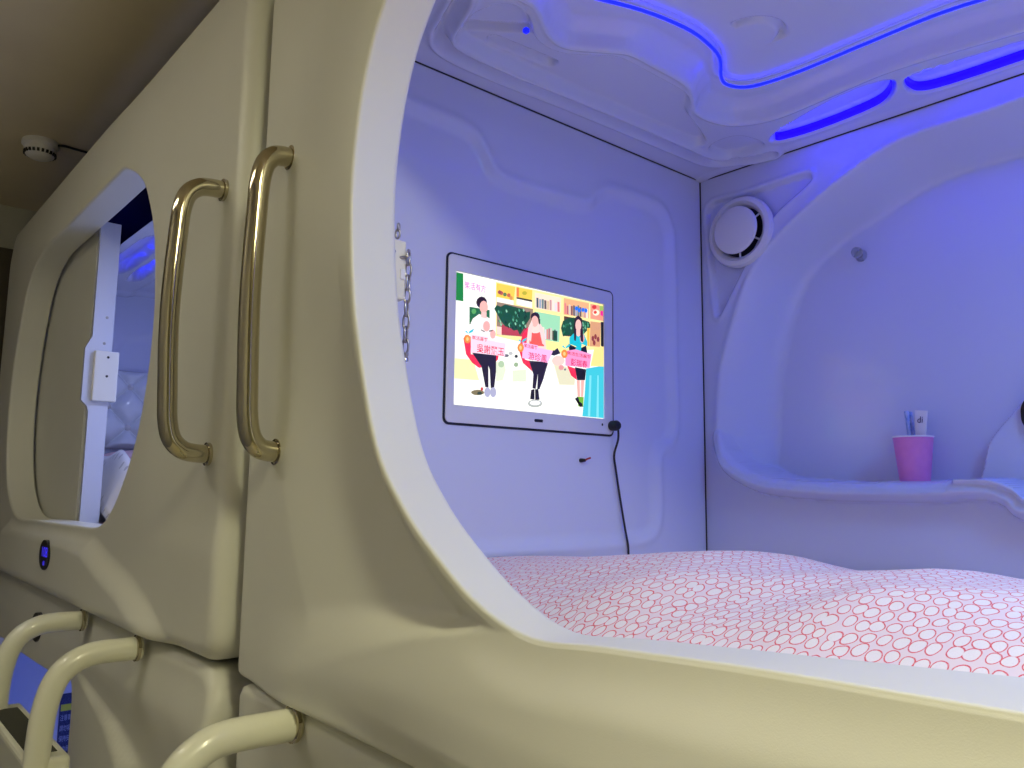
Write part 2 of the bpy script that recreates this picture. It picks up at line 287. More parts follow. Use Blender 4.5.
SCREEN=[
((1,1,0.7),[(-0.002,0.343),(0.111,0.349),(0.148,0.201),(0,0.193)]),
((0.07,0.5,0.2),[(0.002,0.99),(0.042,0.991),(0.046,0.78),(0.003,0.778)]),
((1,0.93,0.62),[(0.24,0.985),(1.005,1.007),(1.004,0.607),(0.693,0.524),(0.245,0.56)]),
((1,0.82,0.3),[(0.245,0.976),(0.366,0.979),(0.356,0.854),(0.244,0.855)]),
((1,1,0.93),[(0.246,0.867),(0.356,0.868),(0.356,0.814),(0.247,0.814)]),
((0.75,0.35,0.3),[(0.289,0.909),(0.285,0.896),(0.277,0.889),(0.268,0.891),(0.264,0.902),(0.268,0.915),(0.276,0.922),(0.285,0.919)]),
((0.35,0.5,0.3),[(0.311,0.904),(0.308,0.891),(0.299,0.884),(0.29,0.886),(0.287,0.897),(0.29,0.91),(0.299,0.917),(0.307,0.914)]),
((0.8,0.4,0.25),[(0.336,0.905),(0.333,0.892),(0.324,0.885),(0.315,0.887),(0.311,0.898),(0.315,0.911),(0.323,0.918),(0.332,0.916)]),
((0.6,0.3,0.3),[(0.278,0.913),(0.274,0.9),(0.266,0.893),(0.257,0.895),(0.253,0.906),(0.257,0.919),(0.265,0.926),(0.274,0.923)]),
((0.85,0.6,0.3),[(0.351,0.886),(0.347,0.873),(0.339,0.866),(0.33,0.869),(0.326,0.88),(0.33,0.892),(0.338,0.9),(0.347,0.897)]),
((0.95,0.82,0.3),[(0.373,0.98),(0.479,0.984),(0.477,0.9),(0.374,0.892)]),
((0.95,0.5,0.25),[(0.373,0.98),(0.389,0.98),(0.39,0.905),(0.374,0.903)]),
((0.75,0.7,0.15),[(0.443,0.951),(0.438,0.937),(0.427,0.929),(0.415,0.931),(0.41,0.942),(0.415,0.955),(0.426,0.963),(0.438,0.961)]),
((0.25,0.22,0.1),[(0.374,0.901),(0.477,0.903),(0.478,0.887),(0.374,0.887)]),
((1,1,0.95),[(0.374,0.887),(0.478,0.887),(0.478,0.838),(0.374,0.84)]),
((1,0.9,0.8),[(0.495,0.971),(0.682,0.977),(0.677,0.849),(0.496,0.841)]),
((0.3,0.35,0.4),[(0.507,0.931),(0.521,0.932),(0.522,0.85),(0.508,0.85)]),
((0.6,0.65,0.75),[(0.525,0.925),(0.54,0.925),(0.54,0.85),(0.526,0.85)]),
((0.4,0.5,0.5),[(0.543,0.929),(0.558,0.93),(0.558,0.851),(0.544,0.85)]),
((0.4,0.35,0.35),[(0.561,0.925),(0.576,0.925),(0.577,0.851),(0.562,0.851)]),
((0.85,0.75,0.6),[(0.58,0.925),(0.595,0.925),(0.595,0.851),(0.58,0.851)]),
((0.8,0.6,0.6),[(0.598,0.937),(0.613,0.938),(0.613,0.851),(0.599,0.851)]),
((0.95,0.9,0.85),[(0.617,0.939),(0.632,0.939),(0.632,0.852),(0.617,0.851)]),
((0.9,0.85,0.9),[(0.635,0.921),(0.65,0.922),(0.651,0.852),(0.636,0.852)]),
((0.9,0.5,0.5),[(0.654,0.935),(0.669,0.935),(0.67,0.852),(0.655,0.852)]),
((0.95,0.7,0.5),[(0.7,0.979),(0.888,0.983),(0.888,0.85),(0.699,0.839)]),
((0.9,0.5,0.5),[(0.705,0.939),(0.717,0.939),(0.718,0.847),(0.705,0.847)]),
((0.75,0.4,0.45),[(0.721,0.92),(0.733,0.921),(0.734,0.847),(0.721,0.847)]),
((0.85,0.8,0.75),[(0.736,0.934),(0.749,0.934),(0.749,0.847),(0.737,0.847)]),
((0.5,0.3,0.3),[(0.752,0.925),(0.765,0.925),(0.765,0.847),(0.753,0.847)]),
((0.3,0.35,0.4),[(0.768,0.934),(0.781,0.935),(0.782,0.847),(0.769,0.847)]),
((0.6,0.65,0.75),[(0.785,0.931),(0.798,0.931),(0.798,0.848),(0.785,0.847)]),
((0.4,0.5,0.5),[(0.801,0.943),(0.814,0.944),(0.814,0.848),(0.801,0.848)]),
((0.4,0.35,0.35),[(0.817,0.932),(0.83,0.932),(0.83,0.848),(0.817,0.848)]),
((0.85,0.75,0.6),[(0.833,0.926),(0.847,0.927),(0.847,0.848),(0.833,0.848)]),
((0.8,0.6,0.6),[(0.85,0.935),(0.863,0.936),(0.863,0.848),(0.85,0.848)]),
((0.95,0.9,0.85),[(0.866,0.93),(0.88,0.931),(0.88,0.849),(0.866,0.848)]),
((0.05,0.45,1),[(0.805,0.916),(0.8,0.9),(0.79,0.893),(0.782,0.902),(0.782,0.919),(0.79,0.932),(0.8,0.93)]),
((0.05,0.45,1),[(0.827,0.907),(0.822,0.89),(0.812,0.884),(0.804,0.892),(0.804,0.91),(0.812,0.922),(0.822,0.921)]),
((0.05,0.45,1),[(0.853,0.916),(0.849,0.9),(0.839,0.893),(0.831,0.902),(0.831,0.919),(0.839,0.932),(0.849,0.931)]),
((0.05,0.45,1),[(0.876,0.916),(0.872,0.899),(0.862,0.893),(0.853,0.902),(0.853,0.919),(0.861,0.932),(0.872,0.93)]),
((0.95,0.6,0.5),[(0.899,0.98),(0.998,0.984),(0.998,0.853),(0.899,0.851)]),
((0.85,0.2,0.2),[(0.948,0.965),(0.941,0.948),(0.925,0.941),(0.912,0.947),(0.912,0.963),(0.925,0.977),(0.941,0.977)]),
((1,0.95,0.85),[(0.97,0.921),(0.962,0.899),(0.943,0.886),(0.923,0.89),(0.915,0.907),(0.923,0.929),(0.943,0.942),(0.962,0.938)]),
((0.9,0.3,0.2),[(0.95,0.919),(0.944,0.905),(0.933,0.9),(0.924,0.906),(0.924,0.919),(0.933,0.93),(0.944,0.93)]),
((0.6,0.75,0.35),[(0.97,0.983),(0.998,0.984),(0.998,0.928),(0.973,0.932)]),
((0.95,0.1,0.6),[(0.979,0.941),(0.998,0.942),(0.998,0.896),(0.978,0.898)]),
((0.62,0.87,0.7),[(0.496,0.814),(0.674,0.818),(0.668,0.597),(0.503,0.594)]),
((0.8,0.6,0.6),[(0.539,0.683),(0.549,0.684),(0.55,0.602),(0.539,0.602)]),
((0.95,0.9,0.85),[(0.552,0.699),(0.562,0.699),(0.563,0.603),(0.552,0.602)]),
((0.9,0.85,0.9),[(0.565,0.683),(0.575,0.684),(0.576,0.604),(0.565,0.603)]),
((0.9,0.5,0.5),[(0.578,0.688),(0.588,0.689),(0.589,0.605),(0.578,0.604)]),
((0.75,0.4,0.45),[(0.591,0.696),(0.602,0.697),(0.602,0.606),(0.591,0.605)]),
((0.85,0.8,0.75),[(0.604,0.704),(0.615,0.705),(0.615,0.607),(0.605,0.606)]),
((0.5,0.3,0.3),[(0.618,0.684),(0.628,0.685),(0.629,0.608),(0.618,0.607)]),
((0.3,0.35,0.4),[(0.631,0.695),(0.642,0.696),(0.642,0.609),(0.631,0.608)]),
((0.6,0.65,0.75),[(0.644,0.69),(0.655,0.691),(0.655,0.61),(0.645,0.609)]),
((0.1,0.3,0.2),[(0.624,0.685),(0.653,0.687),(0.653,0.604),(0.625,0.602)]),
((0.6,0.5,0.42),[(0.247,0.828),(0.484,0.83),(0.474,0.599),(0.25,0.57)]),
((1,0.85,0.8),[(0.249,0.636),(0.28,0.637),(0.28,0.574),(0.25,0.573)]),
((0.72,0.25,0.3),[(0.279,0.657),(0.45,0.668),(0.439,0.592),(0.28,0.58)]),
((0.07,0.3,0.18),[(0.232,0.769),(0.247,0.803),(0.272,0.796),(0.3,0.821),(0.356,0.817),(0.414,0.815),(0.437,0.792),(0.466,0.807),(0.463,0.749),(0.438,0.693),(0.427,0.662),(0.398,0.597),(0.381,0.638),(0.358,0.626),(0.335,0.642),(0.302,0.648),(0.279,0.677),(0.257,0.72)]),
((0.55,0.8,0.65),[(0.415,0.716),(0.425,0.701),(0.419,0.686),(0.412,0.701)]),
((0.55,0.8,0.65),[(0.327,0.683),(0.336,0.668),(0.331,0.653),(0.324,0.668)]),
((0.02,0.16,0.1),[(0.43,0.806),(0.44,0.791),(0.434,0.776),(0.427,0.791)]),
((0.15,0.45,0.3),[(0.273,0.767),(0.282,0.752),(0.277,0.737),(0.27,0.752)]),
((0.02,0.16,0.1),[(0.303,0.696),(0.312,0.681),(0.306,0.666),(0.299,0.681)]),
((0.02,0.16,0.1),[(0.332,0.679),(0.341,0.665),(0.336,0.649),(0.329,0.665)]),
((0.15,0.45,0.3),[(0.352,0.746),(0.361,0.732),(0.355,0.716),(0.348,0.732)]),
((0.35,0.65,0.5),[(0.42,0.722),(0.429,0.707),(0.424,0.692),(0.417,0.707)]),
((0.15,0.45,0.3),[(0.411,0.674),(0.421,0.66),(0.415,0.644),(0.408,0.659)]),
((0.35,0.65,0.5),[(0.382,0.766),(0.391,0.751),(0.385,0.735),(0.378,0.751)]),
((0.02,0.16,0.1),[(0.384,0.783),(0.394,0.769),(0.388,0.753),(0.381,0.768)]),
((0.55,0.8,0.65),[(0.306,0.786),(0.316,0.771),(0.31,0.756),(0.303,0.771)]),
((0.55,0.8,0.65),[(0.273,0.67),(0.282,0.656),(0.276,0.641),(0.27,0.656)]),
((0.55,0.8,0.65),[(0.418,0.82),(0.427,0.805),(0.421,0.79),(0.414,0.805)]),
((0.35,0.65,0.5),[(0.395,0.688),(0.405,0.673),(0.399,0.658),(0.392,0.673)]),
((0.55,0.8,0.65),[(0.365,0.697),(0.374,0.683),(0.369,0.668),(0.362,0.683)]),
((0.02,0.16,0.1),[(0.385,0.766),(0.395,0.751),(0.389,0.736),(0.382,0.751)]),
((0.02,0.16,0.1),[(0.347,0.659),(0.357,0.644),(0.351,0.629),(0.344,0.644)]),
((0.35,0.65,0.5),[(0.257,0.767),(0.266,0.752),(0.261,0.737),(0.254,0.752)]),
((0.02,0.16,0.1),[(0.429,0.681),(0.438,0.666),(0.432,0.651),(0.425,0.666)]),
((0.35,0.65,0.5),[(0.365,0.787),(0.375,0.772),(0.369,0.757),(0.362,0.772)]),
((0.02,0.16,0.1),[(0.434,0.776),(0.443,0.761),(0.437,0.746),(0.43,0.761)]),
((0.55,0.8,0.65),[(0.43,0.693),(0.44,0.678),(0.434,0.662),(0.427,0.678)]),
((0.55,0.8,0.65),[(0.324,0.672),(0.333,0.657),(0.328,0.642),(0.321,0.657)]),
((0.35,0.65,0.5),[(0.372,0.723),(0.381,0.709),(0.376,0.694),(0.369,0.709)]),
((0.02,0.16,0.1),[(0.368,0.672),(0.377,0.657),(0.372,0.642),(0.365,0.657)]),
((0.15,0.45,0.3),[(0.334,0.696),(0.343,0.682),(0.337,0.666),(0.33,0.681)]),
((0.02,0.16,0.1),[(0.426,0.76),(0.435,0.745),(0.429,0.729),(0.422,0.745)]),
((0.35,0.65,0.5),[(0.35,0.725),(0.359,0.711),(0.353,0.695),(0.346,0.71)]),
((0.02,0.16,0.1),[(0.399,0.672),(0.408,0.657),(0.403,0.642),(0.396,0.657)]),
((0.15,0.45,0.3),[(0.26,0.694),(0.269,0.68),(0.264,0.665),(0.257,0.68)]),
((0.55,0.8,0.65),[(0.267,0.694),(0.276,0.68),(0.271,0.665),(0.264,0.68)]),
((0.02,0.16,0.1),[(0.32,0.664),(0.329,0.65),(0.324,0.634),(0.317,0.65)]),
((0.35,0.65,0.5),[(0.388,0.812),(0.398,0.798),(0.392,0.782),(0.385,0.797)]),
((0.35,0.2,0.12),[(0.7,0.825),(0.769,0.826),(0.77,0.665),(0.701,0.658)]),
((0.07,0.3,0.18),[(0.678,0.719),(0.693,0.781),(0.724,0.811),(0.769,0.829),(0.848,0.825),(0.888,0.82),(0.902,0.782),(0.875,0.745),(0.842,0.696),(0.809,0.703),(0.744,0.674),(0.693,0.652)]),
((0.15,0.45,0.3),[(0.839,0.791),(0.847,0.779),(0.84,0.764),(0.833,0.776)]),
((0.15,0.45,0.3),[(0.71,0.75),(0.718,0.739),(0.711,0.724),(0.705,0.736)]),
((0.15,0.45,0.3),[(0.876,0.795),(0.884,0.783),(0.877,0.768),(0.87,0.78)]),
((0.35,0.65,0.5),[(0.697,0.753),(0.705,0.741),(0.698,0.726),(0.692,0.738)]),
((0.15,0.45,0.3),[(0.85,0.8),(0.858,0.788),(0.851,0.773),(0.844,0.785)]),
((0.5,0.75,0.6),[(0.842,0.723),(0.85,0.711),(0.843,0.696),(0.837,0.709)]),
((0.5,0.75,0.6),[(0.745,0.786),(0.753,0.774),(0.747,0.76),(0.74,0.771)]),
((0.35,0.65,0.5),[(0.878,0.798),(0.886,0.786),(0.879,0.771),(0.872,0.783)]),
((0.5,0.75,0.6),[(0.881,0.746),(0.889,0.734),(0.882,0.719),(0.876,0.731)]),
((0.15,0.45,0.3),[(0.702,0.706),(0.71,0.695),(0.704,0.68),(0.697,0.692)]),
((0.5,0.75,0.6),[(0.857,0.774),(0.865,0.762),(0.858,0.747),(0.851,0.759)]),
((0.15,0.45,0.3),[(0.857,0.816),(0.865,0.805),(0.858,0.789),(0.851,0.801)]),
((0.5,0.75,0.6),[(0.838,0.761),(0.846,0.749),(0.839,0.734),(0.833,0.746)]),
((0.35,0.65,0.5),[(0.871,0.77),(0.879,0.758),(0.873,0.743),(0.866,0.755)]),
((0.35,0.65,0.5),[(0.876,0.813),(0.885,0.801),(0.878,0.786),(0.871,0.798)]),
((0.15,0.45,0.3),[(0.693,0.696),(0.701,0.684),(0.695,0.669),(0.688,0.681)]),
((0.15,0.45,0.3),[(0.728,0.773),(0.736,0.762),(0.73,0.747),(0.723,0.759)]),
((0.5,0.75,0.6),[(0.838,0.81),(0.846,0.799),(0.84,0.783),(0.833,0.796)]),
((0.35,0.65,0.5),[(0.843,0.737),(0.851,0.725),(0.845,0.71),(0.838,0.722)]),
((0.15,0.45,0.3),[(0.713,0.77),(0.721,0.758),(0.715,0.743),(0.708,0.755)]),
((0.5,0.75,0.6),[(0.751,0.748),(0.759,0.736),(0.753,0.721),(0.746,0.733)]),
((0.5,0.75,0.6),[(0.84,0.792),(0.848,0.78),(0.841,0.765),(0.835,0.777)]),
((0.35,0.65,0.5),[(0.857,0.788),(0.865,0.776),(0.858,0.761),(0.851,0.773)]),
((0.35,0.65,0.5),[(0.747,0.782),(0.755,0.77),(0.748,0.756),(0.742,0.767)]),
((1,0.75,0.25),[(0.872,0.763),(0.891,0.764),(0.888,0.607),(0.872,0.612)]),
((0.85,0.62,0.45),[(0.896,0.826),(0.978,0.833),(0.972,0.62),(0.891,0.608)]),
((0.55,0.2,0.2),[(0.926,0.683),(0.922,0.663),(0.913,0.657),(0.906,0.668),(0.906,0.69),(0.913,0.704),(0.922,0.702)]),
((0.55,0.2,0.2),[(0.947,0.703),(0.942,0.683),(0.933,0.676),(0.926,0.688),(0.926,0.709),(0.933,0.724),(0.942,0.721)]),
((0.55,0.2,0.2),[(0.967,0.684),(0.963,0.664),(0.954,0.658),(0.946,0.669),(0.946,0.691),(0.954,0.705),(0.963,0.703)]),
((0.55,0.2,0.2),[(0.937,0.648),(0.933,0.628),(0.924,0.621),(0.916,0.633),(0.916,0.654),(0.924,0.669),(0.933,0.666)]),
((0.03,0.02,0.03),[(0.978,0.841),(1.003,0.842),(1.003,0.607),(0.978,0.633)]),
((0.98,0.95,0.6),[(0.498,0.564),(0.719,0.581),(0.719,0.529),(0.57,0.465),(0.498,0.465)]),
((0.12,0.4,0.22),[(0.08,0.747),(0.202,0.751),(0.203,0.683),(0.154,0.682),(0.082,0.611)]),
((0.35,0.65,0.35),[(0.121,0.721),(0.117,0.705),(0.107,0.696),(0.097,0.7),(0.092,0.714),(0.096,0.73),(0.106,0.739),(0.117,0.735)]),
((0.9,0.93,0.82),[(0.246,0.359),(0.295,0.36),(0.308,0.309),(0.29,0.223),(0.248,0.209)]),
((0.7,0.8,0.65),[(0.299,0.35),(0.294,0.332),(0.283,0.321),(0.27,0.322),(0.261,0.334),(0.261,0.353),(0.269,0.369),(0.282,0.374),(0.294,0.367)]),
((0.9,0.93,0.82),[(0.351,0.309),(0.44,0.332),(0.44,0.236),(0.352,0.222)]),
((0.6,0.7,0.55),[(0.388,0.362),(0.383,0.346),(0.37,0.34),(0.36,0.349),(0.36,0.364),(0.37,0.376),(0.383,0.375)]),
((0.9,0.88,0.75),[(0.625,0.419),(0.779,0.389),(0.779,0.259),(0.667,0.245)]),
((0.98,0.82,0.78),[(0.706,0.45),(0.697,0.424),(0.674,0.404),(0.645,0.399),(0.621,0.41),(0.612,0.433),(0.621,0.459),(0.644,0.479),(0.673,0.484),(0.697,0.473)]),
((0.9,0.6,0.6),[(0.7,0.392),(0.692,0.373),(0.676,0.366),(0.663,0.376),(0.663,0.396),(0.676,0.41),(0.692,0.409)]),
((0.45,0.42,0.45),[(0.716,0.379),(0.712,0.37),(0.704,0.368),(0.7,0.376),(0.704,0.385),(0.712,0.387)]),
((0.15,0.12,0.2),[(0.585,0.51),(0.631,0.522),(0.653,0.546),(0.675,0.506),(0.631,0.479),(0.585,0.482)]),
((0.4,0.4,0.45),[(0.327,0.422),(0.321,0.411),(0.306,0.406),(0.294,0.41),(0.294,0.421),(0.306,0.43),(0.321,0.43)]),
((0.2,0.2,0.22),[(0.385,0.427),(0.379,0.414),(0.368,0.412),(0.362,0.423),(0.368,0.436),(0.379,0.438)]),
((0.75,0.75,0.75),[(0.351,0.444),(0.346,0.432),(0.334,0.427),(0.325,0.433),(0.325,0.445),(0.334,0.454),(0.346,0.454)]),
((0.93,0.18,0.3),[(0.048,0.498),(0.06,0.527),(0.094,0.521),(0.122,0.394),(0.239,0.402),(0.265,0.441),(0.258,0.379),(0.229,0.335),(0.144,0.294),(0.102,0.324),(0.065,0.383)]),
((0.98,0.94,0.93),[(0.089,0.626),(0.102,0.663),(0.138,0.705),(0.183,0.696),(0.213,0.682),(0.239,0.579),(0.239,0.402),(0.093,0.388)]),
((0.93,0.9,0.9),[(0.153,0.58),(0.185,0.578),(0.185,0.573),(0.161,0.573)]),
((0.13,0.08,0.15),[(0.098,0.406),(0.246,0.412),(0.247,0.284),(0.237,0.155),(0.216,0.153),(0.208,0.292),(0.199,0.321),(0.202,0.155),(0.183,0.155),(0.158,0.306)]),
((0.15,0.05,0.07),[(0.185,0.806),(0.181,0.782),(0.169,0.762),(0.152,0.752),(0.136,0.754),(0.124,0.768),(0.119,0.789),(0.123,0.813),(0.135,0.833),(0.151,0.844),(0.168,0.842),(0.18,0.828)]),
((0.97,0.72,0.68),[(0.191,0.772),(0.188,0.747),(0.178,0.727),(0.166,0.717),(0.153,0.721),(0.143,0.736),(0.14,0.759),(0.143,0.785),(0.152,0.805),(0.164,0.815),(0.177,0.811),(0.187,0.796)]),
((0.98,0.78,0.75),[(0.151,0.728),(0.183,0.729),(0.183,0.682),(0.151,0.684)]),
((0.97,0.68,0.66),[(0.205,0.626),(0.203,0.605),(0.195,0.588),(0.185,0.581),(0.174,0.584),(0.166,0.597),(0.163,0.616),(0.165,0.637),(0.173,0.654),(0.184,0.662),(0.194,0.659),(0.202,0.646)]),
((0.97,0.7,0.68),[(0.241,0.573),(0.239,0.554),(0.233,0.54),(0.224,0.534),(0.215,0.536),(0.209,0.548),(0.206,0.565),(0.208,0.583),(0.214,0.598),(0.223,0.604),(0.232,0.601),(0.238,0.59)]),
((0.1,0.08,0.1),[(0.15,0.589),(0.174,0.581),(0.172,0.574),(0.151,0.583)]),
((0.1,0.08,0.1),[(0.199,0.591),(0.222,0.6),(0.222,0.592),(0.202,0.583)]),
((0.68,0.68,0.8),[(0.214,0.12),(0.212,0.1),(0.205,0.085),(0.196,0.079),(0.187,0.083),(0.18,0.096),(0.177,0.114),(0.179,0.134),(0.186,0.149),(0.195,0.155),(0.205,0.152),(0.212,0.138)]),
((0.68,0.68,0.8),[(0.25,0.125),(0.248,0.105),(0.241,0.09),(0.232,0.083),(0.222,0.087),(0.215,0.1),(0.212,0.119),(0.214,0.139),(0.221,0.154),(0.231,0.161),(0.24,0.157),(0.247,0.144)]),
((0.5,0.45,0.3),[(0.177,0.113),(0.172,0.102),(0.157,0.092),(0.138,0.087),(0.118,0.087),(0.104,0.093),(0.098,0.102),(0.103,0.113),(0.118,0.122),(0.137,0.128),(0.157,0.128),(0.171,0.122)]),
((0.8,0.2,0.2),[(0.171,0.138),(0.167,0.125),(0.159,0.124),(0.154,0.136),(0.158,0.149),(0.166,0.151)]),
((0.2,0.25,0.15),[(0.165,0.105),(0.157,0.093),(0.141,0.091),(0.133,0.101),(0.141,0.113),(0.157,0.116)]),
((1,0.85,0.92),[(0.094,0.537),(0.192,0.539),(0.192,0.515),(0.305,0.514),(0.302,0.411),(0.091,0.401)]),
((0.93,0.18,0.3),[(0.388,0.486),(0.415,0.618),(0.456,0.683),(0.457,0.556),(0.429,0.41),(0.505,0.396),(0.585,0.417),(0.583,0.388),(0.535,0.33),(0.476,0.327),(0.417,0.38)]),
((0.98,0.86,0.82),[(0.437,0.517),(0.45,0.668),(0.473,0.73),(0.52,0.741),(0.557,0.677),(0.575,0.523)]),
((0.93,0.36,0.32),[(0.457,0.528),(0.464,0.642),(0.485,0.633),(0.511,0.639),(0.533,0.655),(0.56,0.541)]),
((0.15,0.05,0.07),[(0.527,0.774),(0.523,0.753),(0.512,0.736),(0.497,0.727),(0.481,0.728),(0.47,0.74),(0.466,0.759),(0.469,0.78),(0.481,0.798),(0.496,0.807),(0.512,0.805),(0.523,0.793)]),
((0.15,0.05,0.07),[(0.515,0.768),(0.53,0.757),(0.53,0.707),(0.521,0.712)]),
((0.97,0.72,0.68),[(0.518,0.737),(0.515,0.714),(0.506,0.695),(0.494,0.686),(0.483,0.69),(0.474,0.704),(0.471,0.726),(0.473,0.75),(0.482,0.769),(0.494,0.778),(0.506,0.774),(0.515,0.76)]),
((0.98,0.84,0.82),[(0.451,0.583),(0.454,0.683),(0.473,0.737),(0.482,0.703),(0.476,0.659),(0.469,0.559)]),
((0.98,0.84,0.82),[(0.516,0.725),(0.539,0.702),(0.567,0.607),(0.57,0.543),(0.546,0.56),(0.528,0.657)]),
((0.13,0.08,0.15),[(0.458,0.405),(0.587,0.417),(0.555,0.273),(0.529,0.187),(0.514,0.188),(0.518,0.314),(0.503,0.186),(0.482,0.19),(0.487,0.301)]),
((0.1,0.08,0.1),[(0.473,0.174),(0.495,0.185),(0.496,0.1),(0.467,0.101)]),
((0.1,0.08,0.1),[(0.499,0.183),(0.521,0.189),(0.53,0.104),(0.501,0.096)]),
((0.7,0.72,0.7),[(0.55,0.076),(0.54,0.056),(0.515,0.042),(0.485,0.038),(0.46,0.046),(0.451,0.063),(0.46,0.083),(0.484,0.097),(0.515,0.101),(0.54,0.093)]),
((1,1,1),[(0.537,0.079),(0.53,0.067),(0.511,0.058),(0.489,0.055),(0.471,0.06),(0.464,0.07),(0.47,0.081),(0.489,0.09),(0.511,0.093),(0.53,0.089)]),
((0.96,0.74,0.93),[(0.414,0.544),(0.516,0.54),(0.516,0.523),(0.621,0.517),(0.585,0.41),(0.412,0.418)]),
((0.98,0.93,0.9),[(0.793,0.302),(0.848,0.305),(0.84,0.169),(0.801,0.164)]),
((0.93,0.18,0.3),[(0.722,0.412),(0.783,0.398),(0.794,0.302),(0.751,0.334)]),
((0.07,0.05,0.07),[(0.779,0.409),(0.863,0.404),(0.854,0.311),(0.796,0.302)]),
((0.97,0.7,0.66),[(0.792,0.3),(0.814,0.303),(0.817,0.166),(0.799,0.164)]),
((0.97,0.7,0.66),[(0.825,0.305),(0.848,0.309),(0.841,0.169),(0.825,0.167)]),
((0.45,0.7,0.15),[(0.794,0.163),(0.844,0.167),(0.841,0.084),(0.805,0.083)]),
((0.08,0.07,0.07),[(0.779,0.145),(0.802,0.164),(0.811,0.133),(0.801,0.115),(0.817,0.081),(0.837,0.084),(0.834,0.111),(0.805,0.129)]),
((0.05,0.05,0.07),[(0.731,0.598),(0.809,0.569),(0.862,0.609),(0.872,0.544),(0.738,0.533)]),
((0.08,0.75,0.83),[(0.738,0.651),(0.772,0.696),(0.848,0.7),(0.872,0.642),(0.87,0.604),(0.829,0.618),(0.822,0.534),(0.773,0.532),(0.789,0.587),(0.738,0.599)]),
((0.97,0.7,0.68),[(0.85,0.667),(0.847,0.647),(0.841,0.632),(0.832,0.625),(0.824,0.628),(0.818,0.641),(0.815,0.66),(0.818,0.68),(0.824,0.696),(0.832,0.703),(0.841,0.699),(0.847,0.686)]),
((0.18,0.07,0.12),[(0.77,0.74),(0.776,0.823),(0.802,0.855),(0.832,0.832),(0.838,0.74),(0.842,0.632),(0.822,0.639),(0.815,0.705),(0.789,0.699),(0.785,0.631),(0.772,0.636)]),
((0.98,0.76,0.73),[(0.826,0.775),(0.823,0.749),(0.815,0.728),(0.803,0.719),(0.792,0.723),(0.784,0.74),(0.781,0.765),(0.784,0.791),(0.792,0.811),(0.803,0.821),(0.814,0.817),(0.823,0.8)]),
((0.98,0.76,0.73),[(0.788,0.729),(0.818,0.736),(0.818,0.687),(0.802,0.672),(0.788,0.684)]),
((0.96,0.6,0.8),[(0.709,0.532),(0.783,0.561),(0.904,0.542),(0.888,0.422),(0.709,0.41)]),
((0.25,0.78,0.86),[(0.863,0.412),(0.998,0.461),(0.997,0.006),(0.834,0.005),(0.851,0.187)]),
((0.5,0.88,0.93),[(0.888,0.358),(0.903,0.36),(0.893,0.011),(0.875,0.01)]),
((0.5,0.88,0.93),[(0.948,0.368),(0.959,0.369),(0.958,0.01),(0.94,0.008)]),
((1,0.9,0.55),[(0.926,0.608),(0.999,0.628),(0.998,0.452),(0.896,0.439)]),
((0.98,0.55,0.2),[(0.09,0.503),(0.087,0.482),(0.077,0.468),(0.065,0.466),(0.055,0.476),(0.051,0.495),(0.055,0.515),(0.064,0.529),(0.076,0.531),(0.086,0.521)]),
((1,0.8,0.5),[(0.079,0.5),(0.076,0.489),(0.071,0.483),(0.065,0.486),(0.062,0.497),(0.065,0.509),(0.07,0.514),(0.076,0.511)]),
((0.05,0.75,0.85),[(0.075,0.537),(0.082,0.561),(0.109,0.587),(0.101,0.561)]),
((0.05,0.75,0.85),[(0.054,0.555),(0.064,0.559),(0.074,0.546),(0.07,0.541)]),
((0.98,0.55,0.2),[(0.422,0.502),(0.418,0.481),(0.407,0.466),(0.394,0.464),(0.383,0.474),(0.379,0.494),(0.383,0.515),(0.393,0.53),(0.407,0.533),(0.418,0.522)]),
((1,0.8,0.5),[(0.409,0.5),(0.407,0.488),(0.4,0.481),(0.394,0.485),(0.391,0.496),(0.394,0.509),(0.4,0.515),(0.407,0.511)]),
((0.05,0.75,0.85),[(0.406,0.538),(0.414,0.564),(0.443,0.591),(0.434,0.564)]),
((0.05,0.75,0.85),[(0.383,0.557),(0.394,0.563),(0.404,0.548),(0.4,0.543)]),
((0.98,0.55,0.2),[(0.725,0.511),(0.721,0.489),(0.709,0.473),(0.694,0.471),(0.682,0.482),(0.677,0.502),(0.682,0.524),(0.694,0.54),(0.708,0.543),(0.72,0.532)]),
((1,0.8,0.5),[(0.711,0.509),(0.708,0.496),(0.701,0.489),(0.694,0.493),(0.691,0.505),(0.694,0.518),(0.701,0.524),(0.708,0.52)]),
((0.05,0.75,0.85),[(0.707,0.549),(0.716,0.576),(0.749,0.604),(0.739,0.576)]),
((0.05,0.75,0.85),[(0.682,0.569),(0.695,0.574),(0.706,0.559),(0.701,0.554)]),
]
SCREEN_TEXT=[
('樂活有方',[(0.046,0.936),(0.176,0.935),(0.174,0.877),(0.049,0.877)],(0.85,0.45,0.8)),
('樂活嘉賓',[(0.097,0.532),(0.192,0.531),(0.19,0.501),(0.097,0.503)],(0.85,0.12,0.25)),
('吳謝麗玉',[(0.126,0.477),(0.295,0.476),(0.293,0.41),(0.127,0.41)],(0.88,0.08,0.3)),
('樂活嘉賓',[(0.423,0.538),(0.512,0.533),(0.512,0.502),(0.423,0.507)],(0.85,0.12,0.25)),
('游珍鳳',[(0.451,0.477),(0.58,0.474),(0.575,0.408),(0.452,0.414)],(0.88,0.08,0.35)),
('樂活生活嘉賓',[(0.721,0.537),(0.896,0.529),(0.896,0.499),(0.721,0.505)],(0.85,0.12,0.25)),
('彭瑞春',[(0.747,0.48),(0.872,0.476),(0.87,0.416),(0.747,0.417)],(0.88,0.08,0.35)),
]
